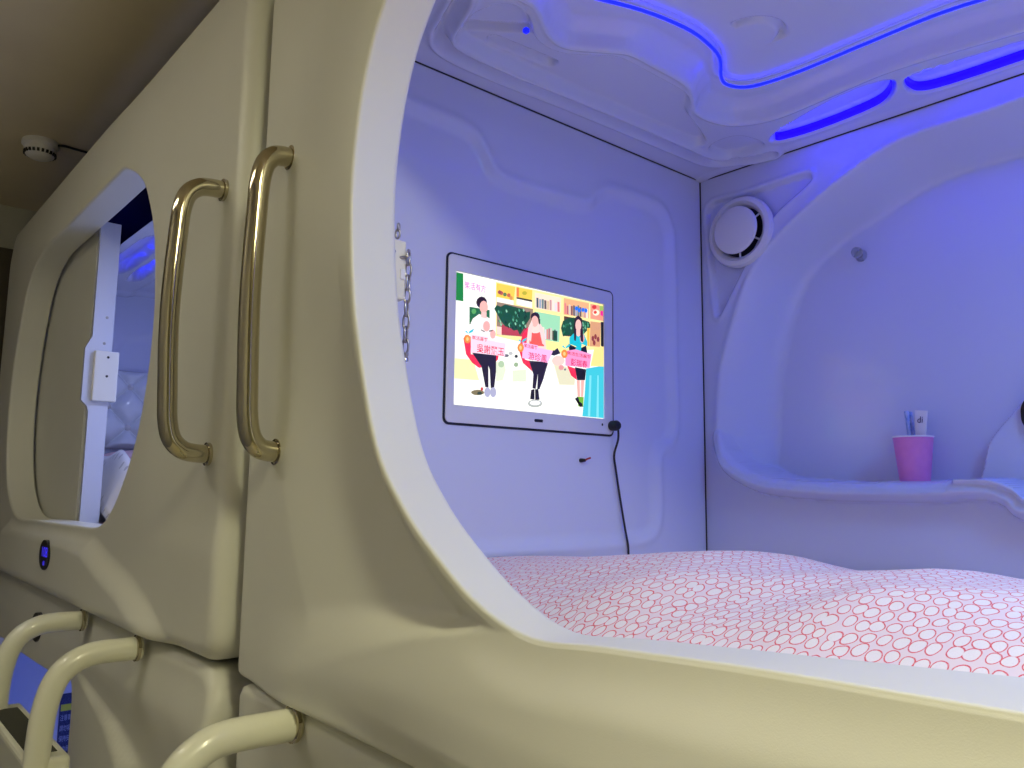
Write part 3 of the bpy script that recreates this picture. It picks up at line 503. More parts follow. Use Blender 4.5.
# ================================================================== the corridor
FY = 0.48                                                     # the facades' front plane
tag(box('floor', (-3.9, -1.0, -0.05), (3.2, 1.65, 0.0), M_FLOOR, r=0), kind='structure')
tag(box('ceiling', (-3.9, -1.0, 2.60), (3.2, 1.75, 2.66), M_CEIL, r=0), kind='structure')
tag(box('wall_left', (-3.78, -1.0, 0), (-3.69, 1.75, 2.60), M_WALL, r=0), kind='structure')
tag(box('wall_right', (3.1, -1.0, 0), (3.2, 1.75, 2.60), M_WALL, r=0), kind='structure')
tag(box('wall_front', (-3.7, -1.0, 0), (3.1, -0.92, 2.60), M_OPPOSITE, r=0), kind='structure')
tag(box('wall_back', (-3.7, 1.66, 0), (3.1, 1.75, 2.60), M_WALL, r=0), kind='structure')
tag(box('door_1', (-3.69, -0.45, 0), (-3.66, 0.62, 2.42), M_DOOR, r=0.004), kind='structure')

# smoke detector on the corridor ceiling
D = (-2.905, 0.467, 2.60)
det = empty('smoke_detector', D, 'small white round smoke detector on the brown corridor ceiling', 'smoke detector')
lathe('base', [(0.052, 0), (0.054, 0.004), (0.054, 0.016), (0.048, 0.022)], D, (0, 0, -1), M_WHITE, det)
lathe('sensor_cap', [(0.043, 0.0), (0.046, 0.020), (0.046, 0.036), (0.040, 0.050), (0.026, 0.058), (0.0, 0.060)], D, (0, 0, -1), M_WHITE, det, caps=False)
for k in range(22):
    a = 2 * PI * k / 22; c = Vector((D[0] + math.cos(a) * 0.0445, D[1] + math.sin(a) * 0.0445, D[2] - 0.042))
    if k % 22 < 22:
        bm = bmesh.new(); bevel_box(bm, c, (0.006, 0.007, 0.010), 0, rot=None)
        bmesh.ops.rotate(bm, cent=c, matrix=Matrix.Rotation(a, 3, 'Z'), verts=bm.verts[:])
        me = bpy.data.meshes.new('vent_slot'); bm.to_mesh(me); bm.free(); link('vent_slot', me, M_BLACK, det, False)
tube('cable', catmull([(-2.88, 0.50, 2.588), (-2.87, 0.53, 2.592), (-2.88, 0.58, 2.594), (-2.88, 0.70, 2.595)], 6), 0.004, M_BLACK, det, 10)

# the corridor lamp (right of the frame)
tl = empty('ceiling_lamp', (CORRIDOR_LAMP[0], CORRIDOR_LAMP[1], 2.6), 'warm batten lamp on the corridor ceiling', 'lamp')
box('housing', (CORRIDOR_LAMP[0] - .5, CORRIDOR_LAMP[1] - .09, 2.565), (CORRIDOR_LAMP[0] + .5, CORRIDOR_LAMP[1] + .09, 2.60), M_WHITE, tl)
box('diffuser', (CORRIDOR_LAMP[0] - .47, CORRIDOR_LAMP[1] - .07, 2.542), (CORRIDOR_LAMP[0] + .47, CORRIDOR_LAMP[1] + .07, 2.566), M_LAMP, tl)

tl = empty('ceiling_lamp', (FILL_LAMP[0], FILL_LAMP[1], 2.6), 'added white fill lamp, out of view on the corridor ceiling', 'lamp')  # body for the added fill lamp
box('housing', (FILL_LAMP[0] - .5, FILL_LAMP[1] - .09, 2.565), (FILL_LAMP[0] + .5, FILL_LAMP[1] + .09, 2.60), M_WHITE, tl)
box('diffuser', (FILL_LAMP[0] - .47, FILL_LAMP[1] - .07, 2.542), (FILL_LAMP[0] + .47, FILL_LAMP[1] + .07, 2.566), M_LAMP, tl)

# ================================================================== moulded front panels
def front_panel(name, parent, opening, orect, centre, yfun, reveal, N=560, M=64, redge=0.009, rfil=0.007, depth=0.11):
    op = catmull(opening, 14, True); cx, cz = centre; outer = rrect(*orect, 14)
    # angles spread along the outline of the panel
    per = np.vstack([outer, outer[:1]]); seg = np.linalg.norm(np.diff(per, axis=0), axis=1); s = np.concatenate([[0], np.cumsum(seg)])
    q = np.linspace(0, s[-1], N, endpoint=False); ox = np.interp(q, s, per[:, 0]); oz = np.interp(q, s, per[:, 1])
    # blend the angle of outline points and an even sweep so that the opening is evenly sampled as well
    def polar(P):
        a = np.unwrap(np.arctan2(P[:, 1] - cz, P[:, 0] - cx)); r = np.hypot(P[:, 0] - cx, P[:, 1] - cz)
        if a[-1] < a[0]: a, r = a[::-1], r[::-1]
        return a, r
    ang_o = np.arctan2(oz - cz, ox - cx); aop, rop = polar(op)
    opang = np.arctan2(op[:, 1] - cz, op[:, 0] - cx)
    ang = np.unique(np.round(np.mod(np.concatenate([ang_o, opang]), 2 * PI), 5)); 
    keep = [ang[0]]
    for a in ang[1:]:
        if a - keep[-1] > 0.0015: keep.append(a)
    ang = np.array(keep)
    def rad(P, a):
        A, R = polar(P); o = np.argsort(np.mod(A, 2 * PI)); A = np.mod(A, 2 * PI)[o]; R = R[o]
        # exact ray / polygon crossing
        out = np.zeros_like(a); n = len(P)
        for i in range(n):
            p, q2 = P[i], P[(i + 1) % n]; dx, dy = np.cos(a), np.sin(a); ex, ey = q2 - p
            den = dx * ey - dy * ex; den = np.where(np.abs(den) < 1e-12, 1e-12, den)
            t = ((p[0] - cx) * ey - (p[1] - cz) * ex) / den; u = ((p[0] - cx) * dy - (p[1] - cz) * dx) / den
            ok = (t > 0) & (u >= -1e-9) & (u <= 1 + 1e-9); out = np.where(ok, np.maximum(out, t), out)
        return out
    c, sn = np.cos(ang), np.sin(ang)
    ox0, ox1, oz0, oz1, orr = orect
    inset = rrect(ox0 + redge, ox1 - redge, oz0 + redge, oz1 - redge, max(orr - redge, .004), 14)
    ri, ro, rb = rad(op, ang), rad(outer, ang), rad(inset, ang)
    PI_ = np.stack([cx + ri * c, cz + ri * sn], 1); PO = np.stack([cx + ro * c, cz + ro * sn], 1)
    def normals(P):
        t = np.roll(P, -1, 0) - np.roll(P, 1, 0); n = np.stack([t[:, 1], -t[:, 0]], 1); return n / np.linalg.norm(n, axis=1)[:, None]
    ni, no = normals(PI_), normals(PO)
    rings = []
    rev = reveal(PI_[:, 0], PI_[:, 1])
    y0 = yfun(PI_[:, 0], PI_[:, 1], np.zeros(len(ang)))
    def ring(P, y): rings.append(np.stack([P[:, 0], y, P[:, 1]], 1))
    ring(PI_ + ni * 0.035, rev + 0.002)
    ring(PI_ + ni * 0.006, rev + 0.002)
    ring(PI_ + ni * 0.001, rev); ring(PI_, rev - 0.004)
    for f in np.linspace(0.05, 1, 9): ring(PI_, (rev - 0.004) * (1 - f) + (y0 + rfil) * f)
    for a in (75, 60, 45, 30, 15): 
        a = math.radians(a); ring(PI_ + ni * rfil * (1 - math.sin(a)), y0 + rfil * (1 - math.cos(a)))
    A0 = PI_ + ni * rfil; B0 = np.stack([cx + rb * c, cz + rb * sn], 1)
    for k in range(M + 1):
        f = k / M; f = 0.55 * f ** 1.9 + 0.45 * f
        P = A0 * (1 - f) + B0 * f; d = dist_poly(P[:, 0], P[:, 1], op, True) - rfil
        ring(P, yfun(P[:, 0], P[:, 1], np.maximum(d, 0)))
    yb = rings[-1][:, 1]
    for a in (18, 36, 54, 72, 90):
        a = math.radians(a); ring(B0 + (PO - B0) * math.sin(a), yb + redge * (1 - math.cos(a)))
    ring(PO, yb * 0 + FY + depth); ring(B0, yb * 0 + FY + depth + .002)
    return grid(name, np.array(rings), M_FACADE, parent) if False else closed_grid(name, np.array(rings), M_FACADE, parent)
def closed_grid(name, R, m, parent):
    P = np.transpose(R, (1, 0, 2)); return grid(name, P, m, parent, closed=True)

def line_z(pts, x):
    xs = [p[0] for p in pts]; zs = [p[1] for p in pts]; return np.interp(x, xs, zs)
# near pod
NEAR_OPEN = [(-.664, 1.429), (-.60, 1.393), (-.53, 1.374), (-.44, 1.379), (-.30, 1.386), (-.154, 1.390), (.15, 1.400), (.50, 1.41), (.66, 1.47), (.72, 1.75), (.66, 2.10),
             (.50, 2.20), (.1, 2.225), (-.3, 2.225), (-.60, 2.212), (-.73, 2.165), (-.805, 2.094), (-.845, 2.02), (-.866, 1.93), (-.870, 1.855), (-.862, 1.77),
             (-.844, 1.686), (-.794, 1.553), (-.735, 1.482)]
NEAR_APRON = [(-1.16, 1.215), (-1.0, 1.272), (-.832, 1.320), (-.70, 1.352), (-.60, 1.370), (-.53, 1.377), (-.44, 1.383), (-.30, 1.390), (-.15, 1.395), (.2, 1.405), (.6, 1.40), (.9, 1.28), (1.05, 1.21)]
def y_near(x, z, d):
    y = np.full(x.shape, FY)
    left = 1 - ss(x, -.62, -.48)
    s = line_z(NEAR_APRON, x) - z; wd = np.interp(x, [-1.15, -.80, -.68], [.10, .045, .014])
    apron = (1 - ss(-s / wd, -.25, 1.0)) * ss(x, -1.19, -.98)
    A = 0.042 * (1 - ss(z, 1.46, 1.84))
    wn = np.interp(z, [1.36, 1.45, 1.60, 1.9], [.052, .048, .038, .032])
    lin = np.clip((d - .005) / wn, 0, 1); lin = lin * .75 + .25 * ss(lin, 0, 1)
    y += left * (1 - apron) * (A * lin * (1 - .5 * np.clip((d - wn) / .22, 0, 1)) + (.022 - A * .5) * ss(d, .0, .26))
    y -= 0.008 * apron * ss(d, 0.0, .05) * ss(s, -.01, .06) * ss(z, 1.235, 1.30)
    y -= 0.038 * np.clip(s, 0, .12) / .12 * ss(x, -.95, -.35) * ss(z, 1.222, 1.262)
    y += 0.02 * ss(z, 2.27, 2.40)
    return y
def rev_near(x, z): return np.where(z > 1.8, .545, np.interp(x, [-.87, -.6, -.5, -.3, -.15, .7], [.545, .540, .530, .548, .585, .59]))
near = empty('sleeping_capsule', (-0.05, 1.0, 1.22), 'nearest cream capsule pod, upper tier, open front showing a screen and pink bedding', 'sleeping capsule')
front_panel('front_panel', near, NEAR_OPEN, (-1.198, 1.06, 1.222, 2.40, .012), (-.25, 1.78), y_near, rev_near, rfil=.004)
# far upper pod
FAR_OPEN = [(-2.12, 1.402), (-2.53, 1.399), (-2.826, 1.400), (-3.0, 1.47), (-3.093, 1.60), (-3.122, 1.773), (-3.085, 1.95), (-2.98, 2.13), (-2.80, 2.205), (-2.5, 2.215), (-2.2, 2.218),
            (-2.0, 2.220), (-1.917, 2.213), (-1.79, 2.150), (-1.726, 2.084), (-1.674, 1.997), (-1.643, 1.87), (-1.641, 1.79), (-1.653, 1.706), (-1.686, 1.61), (-1.745, 1.524),
            (-1.832, 1.446), (-1.93, 1.408)]
FAR_APRON = [(-3.38, 1.21), (-3.1, 1.33), (-2.9, 1.385), (-2.5, 1.392), (-2.1, 1.392), (-1.95, 1.385), (-1.81, 1.350), (-1.66, 1.322), (-1.542, 1.285), (-1.47, 1.25), (-1.40, 1.19), (-1.3, 1.08)]
def y_far(x, z, d):
    y = np.full(x.shape, FY)
    y += 0.005 * ss(d, .01, .20) * ss(x, -2.2, -1.9) * ss(z, 1.38, 1.45)
    s = line_z(FAR_APRON, x) - z
    y -= 0.026 * ss(s, -.01, .045) * ss(d, 0.0, .03) * (1 - ss(x, -1.34, -1.26))
    y += 0.008 * ss(z, 2.27, 2.40)
    return y
def rev_far(x, z): return np.full(x.shape, .557)
far = empty('sleeping_capsule', (-2.3, 1.0, 1.22), 'farther cream capsule pod, upper tier left, with half closed sliding door', 'sleeping capsule')
front_panel('front_panel', far, FAR_OPEN, (-3.39, -1.240, 1.228, 2.412, .055), (-2.3, 1.78), y_far, rev_far, redge=0.028)
# lower pods
LOW_OPEN = [(-2.03, .90), (-2.03, .6), (-2.1, .46), (-2.4, .42), (-3.0, .42), (-3.15, .55), (-3.17, .8), (-3.1, .98), (-2.95, 1.03), (-2.64, 1.036), (-2.3, 1.045), (-2.09, 1.062), (-2.035, 1.04)]
def y_low(x, z, d):
    y = np.full(x.shape, FY)
    # the bowed shoulder right of the opening
    xs = np.interp(z, [.3, .6, .85, .98, 1.03, 1.06, 1.09], [-1.60, -1.60, -1.62, -1.67, -1.76, -1.90, -2.02])
    y += 0.028 * ss(x - xs, -.02, .07) * (1 - ss(z, .99, 1.13))
    y += 0.012 * ss(z, 1.12, 1.20)
    return y
low = empty('sleeping_capsule', (-2.3, 1.0, 0.1), 'lower tier cream capsule pod at left, blue light inside behind the two-rail ladder', 'sleeping capsule')
front_panel('front_panel', low, LOW_OPEN, (-3.39, -1.255, .10, 1.219, .065), (-2.6, .78), y_low, lambda x, z: np.full(x.shape, .56), redge=0.02)
NL_OPEN = [(-.80, .90), (-.80, .6), (-.7, .46), (-.4, .42), (.5, .42), (.7, .55), (.72, .8), (.65, .98), (.4, 1.03), (0, 1.036), (-.4, 1.045), (-.70, 1.045), (-.78, 1.0)]
def y_nlow(x, z, d):
    return np.full(x.shape, FY + .018) + 0.014 * (1 - ss(x - np.interp(z, [.3, .85, 1.0, 1.06, 1.15], [-.98, -.98, -.95, -.88, -.7]), -.06, .0)) * (1 - ss(z, 1.12, 1.19)) * ss(x, -1.16, -1.02)
nlow = empty('sleeping_capsule', (-0.05, 1.0, 0.1), 'lower tier cream capsule pod at bottom centre, under the nearest pod', 'sleeping capsule')
front_panel('front_panel', nlow, NL_OPEN, (-1.180, 1.06, .10, 1.214, .012), (-.05, .78), y_nlow, lambda x, z: np.full(x.shape, .56), redge=0.012)

# ================================================================== near pod, inside
X0, X1, YB, ZC = -1.10, 1.0, 1.526, 2.228
# end wall with the screen (x as a function of y, z)
GROOVE = catmull([(.40, 2.146), (.60, 2.148), (.74, 2.146), (.84, 2.139), (.878, 2.108), (.912, 2.072), (1.013, 2.070), (1.137, 2.076), (1.175, 2.105), (1.215, 2.124), (1.30, 2.128),
                  (1.376, 2.124), (1.408, 2.09), (1.417, 2.04), (1.418, 1.8), (1.417, 1.63), (1.37, 1.585), (1.36, 1.55), (1.36, 1.45), (1.33, 1.405), (1.2, 1.395), (.9, 1.393), (.40, 1.393)], 5)
ys = np.linspace(.565, YB, 240); zs = np.linspace(1.20, ZC + .03, 250); Yg, Zg = np.meshgrid(ys, zs, indexing='ij')
s = sd(Yg, Zg, GROOVE)
Xg = X0 + 0.0 * Yg - 0.008 * ss(s, -.004, .024) + 0.003 * np.exp(-((s + .006) / .010) ** 2)
grid('end_wall_panel', np.stack([Xg, Yg, Zg], -1), M_LINER, near, solid=0.0)
# rear wall with the niche and shelf (y as a function of x, z)
OUT = catmull([(-1.066, 1.60)] + [(-1.059, 1.725), (-1.038, 1.818), (-0.967, 1.983), (-0.856, 2.076), (-0.738, 2.14), (-0.633, 2.175), (-0.5, 2.178), (-0.425, 2.182)] + [(-.25, 2.195), (0, 2.195), (.5, 2.17), (.8, 2.05), (.9, 1.7), (.9, 1.53)], 6)
SHELF = catmull([(-1.066, 1.615), (-1.040, 1.570), (-1.00, 1.537), (-.93, 1.512), (-.80, 1.502), (-.68, 1.502), (-.60, 1.503), (-.560, 1.507), (-.510, 1.506), (-.480, 1.494), (-.45, 1.473), (-.3, 1.46), (.3, 1.46), (.9, 1.50)], 6)
INN = catmull([(-.985, 1.56)] + [(-0.973, 1.614), (-0.967, 1.703), (-0.946, 1.818), (-0.895, 1.953), (-0.816, 2.026), (-0.724, 2.065), (-0.604, 2.109), (-0.504, 2.117), (-0.458, 2.116)] + [(-.30, 2.13), (0, 2.13), (.4, 2.1), (.7, 1.98), (.8, 1.7), (.8, 1.52)], 6)
niche = np.vstack([OUT, SHELF[::-1][1:-1]])
inner = np.vstack([INN, [(.7, 1.47), (.3, 1.455), (-.3, 1.455), (-.44, 1.47), (-.48, 1.50), (-.60, 1.508), (-.80, 1.508), (-.90, 1.520), (-.945, 1.535)]])
BOSS = catmull([(-0.57, 1.40)] + [(-0.57, 1.508), (-0.56, 1.553), (-0.548, 1.598), (-0.514, 1.641), (-0.481, 1.674)] + [(-.40, 1.72), (-.3, 1.735), (.2, 1.735), (.3, 1.4)], 6)
TRI = catmull([(-1.08, 2.16), (-0.993, 2.164), (-0.905, 2.167), (-0.832, 2.168), (-0.817, 2.155), (-0.829, 2.137), (-0.917, 2.083), (-0.985, 1.991), (-1.047, 1.897), (-1.058, 1.892), (-1.066, 1.909), (-1.079, 2.053)], 4, True)
def y_rear(Xg, Zg):
    so = sd(Xg, Zg, niche); si = -sd(Xg, Zg, inner)
    band = np.clip(so, 0, None) / (np.clip(so, 0, None) + np.clip(si, 0, None) + 1e-6)
    prof = ss(band, -.15, 1.0) - ss(np.array([0.0]), -.15, 1.0)[0]
    y = YB + 0.115 * np.where(so > 0, prof / (1 - ss(np.array([0.0]), -.15, 1.0)[0]), 0)
    dl = dist_poly(Xg, Zg, SHELF)
    below = (Zg < np.interp(Xg, SHELF[:, 0], SHELF[:, 1]))
    y = y - 0.004 * np.exp(-(so / .010) ** 2)
    lip = np.sqrt(np.clip(1 - (dl / .0200) ** 2, 0, 1)) * ss(Xg, -1.085, -1.03)
    y = np.where(dl < .0200, np.minimum(y, YB) - 0.036 * lip, y)
    sb = sd(Xg, Zg, BOSS); y = y - 0.03 * ss(sb, 0, .008) * ss(so, .008, .020)
    st = sd(Xg, Zg, TRI); y = y + 0.010 * ss(st, 0, .010) - 0.003 * np.exp(-((st + .003) / .005) ** 2)
    return y
xs = np.concatenate([np.linspace(X0 - .01, -.30, 270), np.linspace(-.29, X1, 120)]); zs = np.linspace(1.20, ZC + .02, 330)
Xg, Zg = np.meshgrid(xs, zs, indexing='ij')
grid('rear_wall_panel', np.stack([Xg, y_rear(Xg, Zg), Zg], -1), M_LINER, near, flip=True)
# ceiling (z as a function of x, y)
def mir(P, c=-.05): P = [tuple(p) for p in P]; return P + [(2 * c - x, y) for x, y in P[::-1]]
LEDP = catmull(mir([(-.05, .60), (-.4, .62), (-.62, .65), (-.78, .70), (-.812, .75), (-.797, .81), (-.762, .91), (-.746, 1.0), (-.748, 1.06), (-.762, 1.12), (-.797, 1.175), (-.808, 1.205), (-.798, 1.235), (-.768, 1.254), (-.693, 1.264), (-.568, 1.263), (-.458, 1.264), (-.366, 1.281), (-.25, 1.30), (-.05, 1.31)]), 4, True)
OUTB = catmull(mir([(-.05, .56), (-.5, .57), (-.74, .60), (-.83, .66), (-.845, .73), (-.848, .77), (-.885, .83), (-.895, .88), (-.862, .935), (-.838, .975), (-.836, 1.035), (-.839, 1.13), (-.866, 1.185), (-.892, 1.23), (-.893, 1.29), (-.865, 1.34), (-.80, 1.365), (-.696, 1.358), (-.584, 1.348), (-.474, 1.362), (-.381, 1.380), (-.25, 1.40), (-.05, 1.41)]), 4, True)
FRAME = catmull([(-.86, .58), (-.893, .66), (-.96, .690), (-1.005, .708), (-1.035, .75), (-1.038, .87), (-1.030, 1.012), (-1.024, 1.2), (-1.020, 1.36), (-1.012, 1.455), (-.96, 1.49), (-.90, 1.505)], 6)
PANEL = catmull([(-.99, .725), (-1.012, .78), (-1.012, .95), (-1.008, 1.15), (-1.004, 1.31), (-.992, 1.362), (-.965, 1.365), (-.935, 1.30), (-.912, 1.235), (-.875, 1.19), (-.862, 1.15), (-.860, 1.05), (-.862, .975), (-.885, .94), (-.918, .89), (-.915, .835), (-.875, .78), (-.872, .735), (-.92, .712)], 5, True)
CORNER = catmull([(-.99, 1.405), (-.975, 1.47), (-.90, 1.475), (-.885, 1.44), (-.90, 1.385), (-.95, 1.375)], 5, True)
SLOTS = [catmull([(-.872, 1.455), (-.860, 1.478), (-.80, 1.488), (-.72, 1.485), (-.64, 1.470), (-.600, 1.43), (-.588, 1.392), (-.62, 1.375), (-.694, 1.380), (-.78, 1.405), (-.845, 1.43)], 6, True),
         catmull([(-.565, 1.400), (-.585, 1.440), (-.578, 1.475), (-.53, 1.490), (-.40, 1.495), (-.2, 1.498), (0.0, 1.498), (.1, 1.48), (.1, 1.44), (-.05, 1.432), (-.2, 1.430), (-.38, 1.420), (-.50, 1.405)], 6, True)]
BAR1 = [(-.985, .735), (-.925, .815)]; BAR2 = [(-.985, .80), (-.975, .92)]
def z_ceiling(X, Y, slots):
    z = np.full(X.shape, ZC)
    z += 0.028 * ss(sd(X, Y, OUTB), -.002, .034) - 0.005 * np.exp(-(sd(X, Y, OUTB) / .008) ** 2)
    a = sd(X, Y, LEDP); z += 0.010 * ss(-a, 0, .03) * ss(sd(X, Y, OUTB), 0, .014) - 0.004 * ss(a, 0, .004)
    z += 0.012 * np.exp(-((a + .004) / .006) ** 2)
    f = dist_poly(X, Y, FRAME); z += 0.016 * np.exp(-(f / .010) ** 2) - 0.008 * np.exp(-((f - .018) / .007) ** 2)
    p = sd(X, Y, PANEL); z += 0.018 * ss(p, -.002, .012)
    p = sd(X, Y, CORNER); z += 0.014 * ss(p, 0, .010)
    for b in (BAR1, BAR2): z += 0.014 * ss(.014 - dist_poly(X, Y, b), 0, .006)
    z += 0.012 * np.exp(-((np.hypot(X + .70, Y - 1.12) - .05) / .006) ** 2) * (X > -.70) * (Y < 1.16)
    z -= 0.004 * ss(Y, 1.500, 1.52) + 0.003 * ss(-X, 1.045, 1.10)
    for S in slots: z = np.where(True, z + 0.030 * ss(sd(X, Y, S), -.001, .006), z)
    return z
xs = np.concatenate([np.linspace(X0 - .02, -.25, 330), np.linspace(-.24, X1, 110)]); yy = np.linspace(.555, YB + .004, 340)
Xg, Yg = np.meshgrid(xs, yy, indexing='ij')
ceil = grid('ceiling_liner', np.stack([Xg, Yg, z_ceiling(Xg, Yg, SLOTS)], -1), M_LINER, near, flip=True)
# LED strip along the cove
V, F = tube_data(np.array([(x, y, ZC + .014) for x, y in LEDP]), 0.0028, 10, True)
raw('led_strip', V, F, M_LEDCORE, near)
for pts in ([(-.84, 1.437), (-.78, 1.415), (-.70, 1.391), (-.63, 1.385)], [(-.55, 1.415), (-.40, 1.429), (-.2, 1.439), (.05, 1.443)]):
    tube('slot_led_strip', catmull([(x, y + .003, ZC + .014) for x, y in pts], 6), 0.0035, M_LEDGLOW, near, 8)
for pts in ([(-.862, 1.462), (-.855, 1.474), (-.80, 1.4825), (-.72, 1.4795), (-.645, 1.465), (-.607, 1.428), (-.596, 1.400)], [(-.574, 1.41), (-.580, 1.437), (-.573, 1.470), (-.53, 1.4845), (-.40, 1.4895), (-.2, 1.4925), (0.0, 1.4925), (.09, 1.48)]):
    c = catmull(pts, 6); n_ = len(c)
    raw('slot_wall_glow', [(x, y, ZC + .003) for x, y in c] + [(x, y, ZC + .021) for x, y in c], [(i, i + 1, n_ + i + 1, n_ + i) for i in range(n_ - 1)], M_SLOTGLOW, near).modifiers.new('thickness', 'SOLIDIFY').thickness = .001  # rear slot wall made to glow, LED light put into its colour
box('led_lamp', (-.921, .806, ZC + .004), (-.912, .815, ZC + .012), M_LEDDIM, near, r=0.002)
box('led_lamp', (-.862, .725, ZC + .001), (-.846, .742, ZC + .012), M_LEDDIM, near, r=0.002)
lathe('ceiling_lamp', [(0.15, 0), (0.15, 0.006), (0.13, 0.010)], (POD_LAMP[0], POD_LAMP[1], ZC + .018), (0, 0, -1), M_PODLAMP, near)
for nm, pts in (('joint_seal', [(X0 + .001, .56, ZC - .0035), (X0 + .001, YB - .001, ZC - .0035)]), ('joint_seal', [(X0, YB - .001, ZC - .0045), (X1, YB - .001, ZC - .0045)]), ('joint_seal', [(X0 + .001, YB - .001, 1.3), (X0 + .001, YB - .001, ZC)])):
    tube(nm, catmull(pts, 10), .0016, M_BLACK, near, 6)
# the rest of the shell
box('right_end_panel', (1.0, .56, 1.22), (1.03, 1.56, 2.36), M_LINER, near)
box('base_board', (-1.12, .56, 1.225), (1.03, 1.62, 1.25), M_BASE, near)
box('roof_board', (-1.14, .60, 2.37), (1.04, 1.64, 2.39), M_DARK, near)  # cap against light leaks, shade of the void put into its colour
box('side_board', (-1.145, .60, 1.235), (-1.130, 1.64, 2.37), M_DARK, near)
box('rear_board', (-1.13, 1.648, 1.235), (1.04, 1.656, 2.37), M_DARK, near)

# grab handles (bent tubes) with collars
def handle(parent, X, zt, zb, out, bow, fun, r=0.0150):
    yw = max(float(fun(np.array([X]), np.array([z]), np.array([.2]))[0]) for z in (zt, zb)) + .001; out += yw - FY - .012
    zm = (zt + zb) / 2
    pts = [(X, yw, zt), (X, yw - out * .35, zt - .001), (X, yw - out * .62, zt - .006), (X, yw - out * .85, zt - .022), (X, yw - out * .96, zt - .05), (X, yw - out, zt - .09), (X + bow, yw - out * 1.06, zm + .04),
           (X + bow, yw - out * 1.06, zm - .04), (X, yw - out, zb + .09), (X, yw - out * .96, zb + .05), (X, yw - out * .85, zb + .022), (X, yw - out * .62, zb + .006), (X, yw - out * .35, zb + .001), (X, yw, zb)]
    h = tube('grab_handle', catmull(pts, 8), r, M_CHROME, parent, 24)
    for z in (zt, zb):
        o = lathe('collar', [(r + .0005, 0), (r + .0038, 0.001), (r + .0038, 0.006), (r + .001, 0.007)], (X, yw - .0005, z), (0, -1, 0), M_CHROME, None, 32)
        o.parent = h; o.data.transform(Matrix.Translation(-Vector(parent.location)))
handle(near, -1.102, 1.990, 1.548, .036, -.0, y_near)
handle(far, -1.312, 1.993, 1.549, .078, -.0, y_far)
# ventilation outlet in the near pod
VC = (-.990, YB + .002, 2.074)
vent = empty('air_vent', VC, 'round white air vent on the rear wall in the upper corner of the pod', 'vent')
lathe('outer_ring', [(.0795, .0), (.080, .008), (.077, .016), (.068, .019), (.060, .014), (.056, .004), (.055, -.02)], VC, (0, -1, 0), M_WHITE, vent, 64, caps=False)
lathe('dark_throat', [(.058, .0015), (.0, .0015)], VC, (0, -1, 0), M_BLACK, vent, 48, caps=False)
lathe('centre_disc', [(.010, .0), (.010, .016), (.050, .020), (.0535, .025), (.0525, .031), (.044, .035), (.0, .036)], VC, (0, -1, 0), M_WHITE, vent, 64, caps=False)
for k in range(6):
    a = PI / 6 + k * PI / 3
    tube('spoke', [(VC[0] + math.cos(a) * .042, VC[1] - .012, VC[2] + math.sin(a) * .042), (VC[0] + math.cos(a) * .060, VC[1] - .010, VC[2] + math.sin(a) * .060)], .0022, M_WHITE, vent, 8)
# acrylic hook
hx, hz = -.776, 1.998
hy = float(y_rear(np.array([[hx]]), np.array([[hz]]))[0, 0])
hook = empty('wall_hook', (hx, hy, hz), 'small clear round knob hook stuck on the curved rear wall', 'hook')
lathe('suction_base', [(.013, .0), (.012, .003), (.006, .007), (.005, .018)], (hx, hy, hz), (0.1, -1, 0.05), M_GLASS, hook, 32)
lathe('knob', [(0.0, .015), (.006, .016), (.010, .020), (.0115, .026), (.010, .032), (.006, .036), (.0, .037)], (hx, hy, hz), (0.1, -1, 0.05), M_GLASS, hook, 32, caps=False)
# black control panel at the right end of the niche
cp = prism('control_panel', rrect(-.4860, -.36, 1.605, 1.675, .03), 1.600, 1.615, M_BLACK, near)
# red cable peg below the screen
peg = tube('wall_peg', [(X0 - .014, 1.133, 1.556), (X0 - .006, 1.133, 1.556), (X0 + .004, 1.134, 1.556)], [.004, .004, .003], M_BLACK, None, 12)
tag(peg, 'tiny dark peg with a red tip on the end wall below the screen', 'peg')
tube('red_tip', [(X0 + .002, 1.134, 1.556), (X0 + .005, 1.140, 1.559), (X0 + .008, 1.145, 1.561)], .0018, M_RED, peg, 8)

# ------------------------------------------------------------------ screen
XW = X0 - .0072
tv = empty('wall_screen', (XW, 1.0075, 1.757), 'silver framed flat screen on the end wall showing three seated performers', 'television')
prism('gasket', rrect(.7950, 1.2225, 1.6065, 1.9080, .012), XW - .002, XW + .0010, M_BLACK, tv, 'x')
fr = rrect(.7985, 1.2175, 1.6105, 1.9045, .009); inn = rrect(.8150, 1.1920, 1.6405, 1.8765, .001)
V = []; F = []
n = len(fr)
for P, xx in ((fr, XW), (fr, XW + .0028), (rrect(.8000, 1.2160, 1.6120, 1.9030, .008), XW + .0034), (inn, XW + .0034), (inn, XW + .0012)):
    V += [(xx, a, b) for a, b in P]
for k in range(4):
    for i in range(n): F.append((k * n + i, k * n + (i + 1) % n, (k + 1) * n + (i + 1) % n, (k + 1) * n + i))
o = raw('bezel', V, F, M_BEZEL, tv, False)
prism('infrared_window', rrect(1.002, 1.023, 1.6230, 1.6285, .002), XW + .003, XW + .0040, M_BLACK, tv, 'x')
prism('power_light', rrect(1.184, 1.188, 1.6265, 1.6315, .0015), XW + .003, XW + .0040, M_BLACK, tv, 'x')
lathe('power_plug', [(.0095, 0), (.0105, .003), (.0105, .016), (.008, .020), (.0, .021)], (XW + .003, 1.2125, 1.6280), (1, 0, 0), M_BLACK, tv, 24, caps=False)
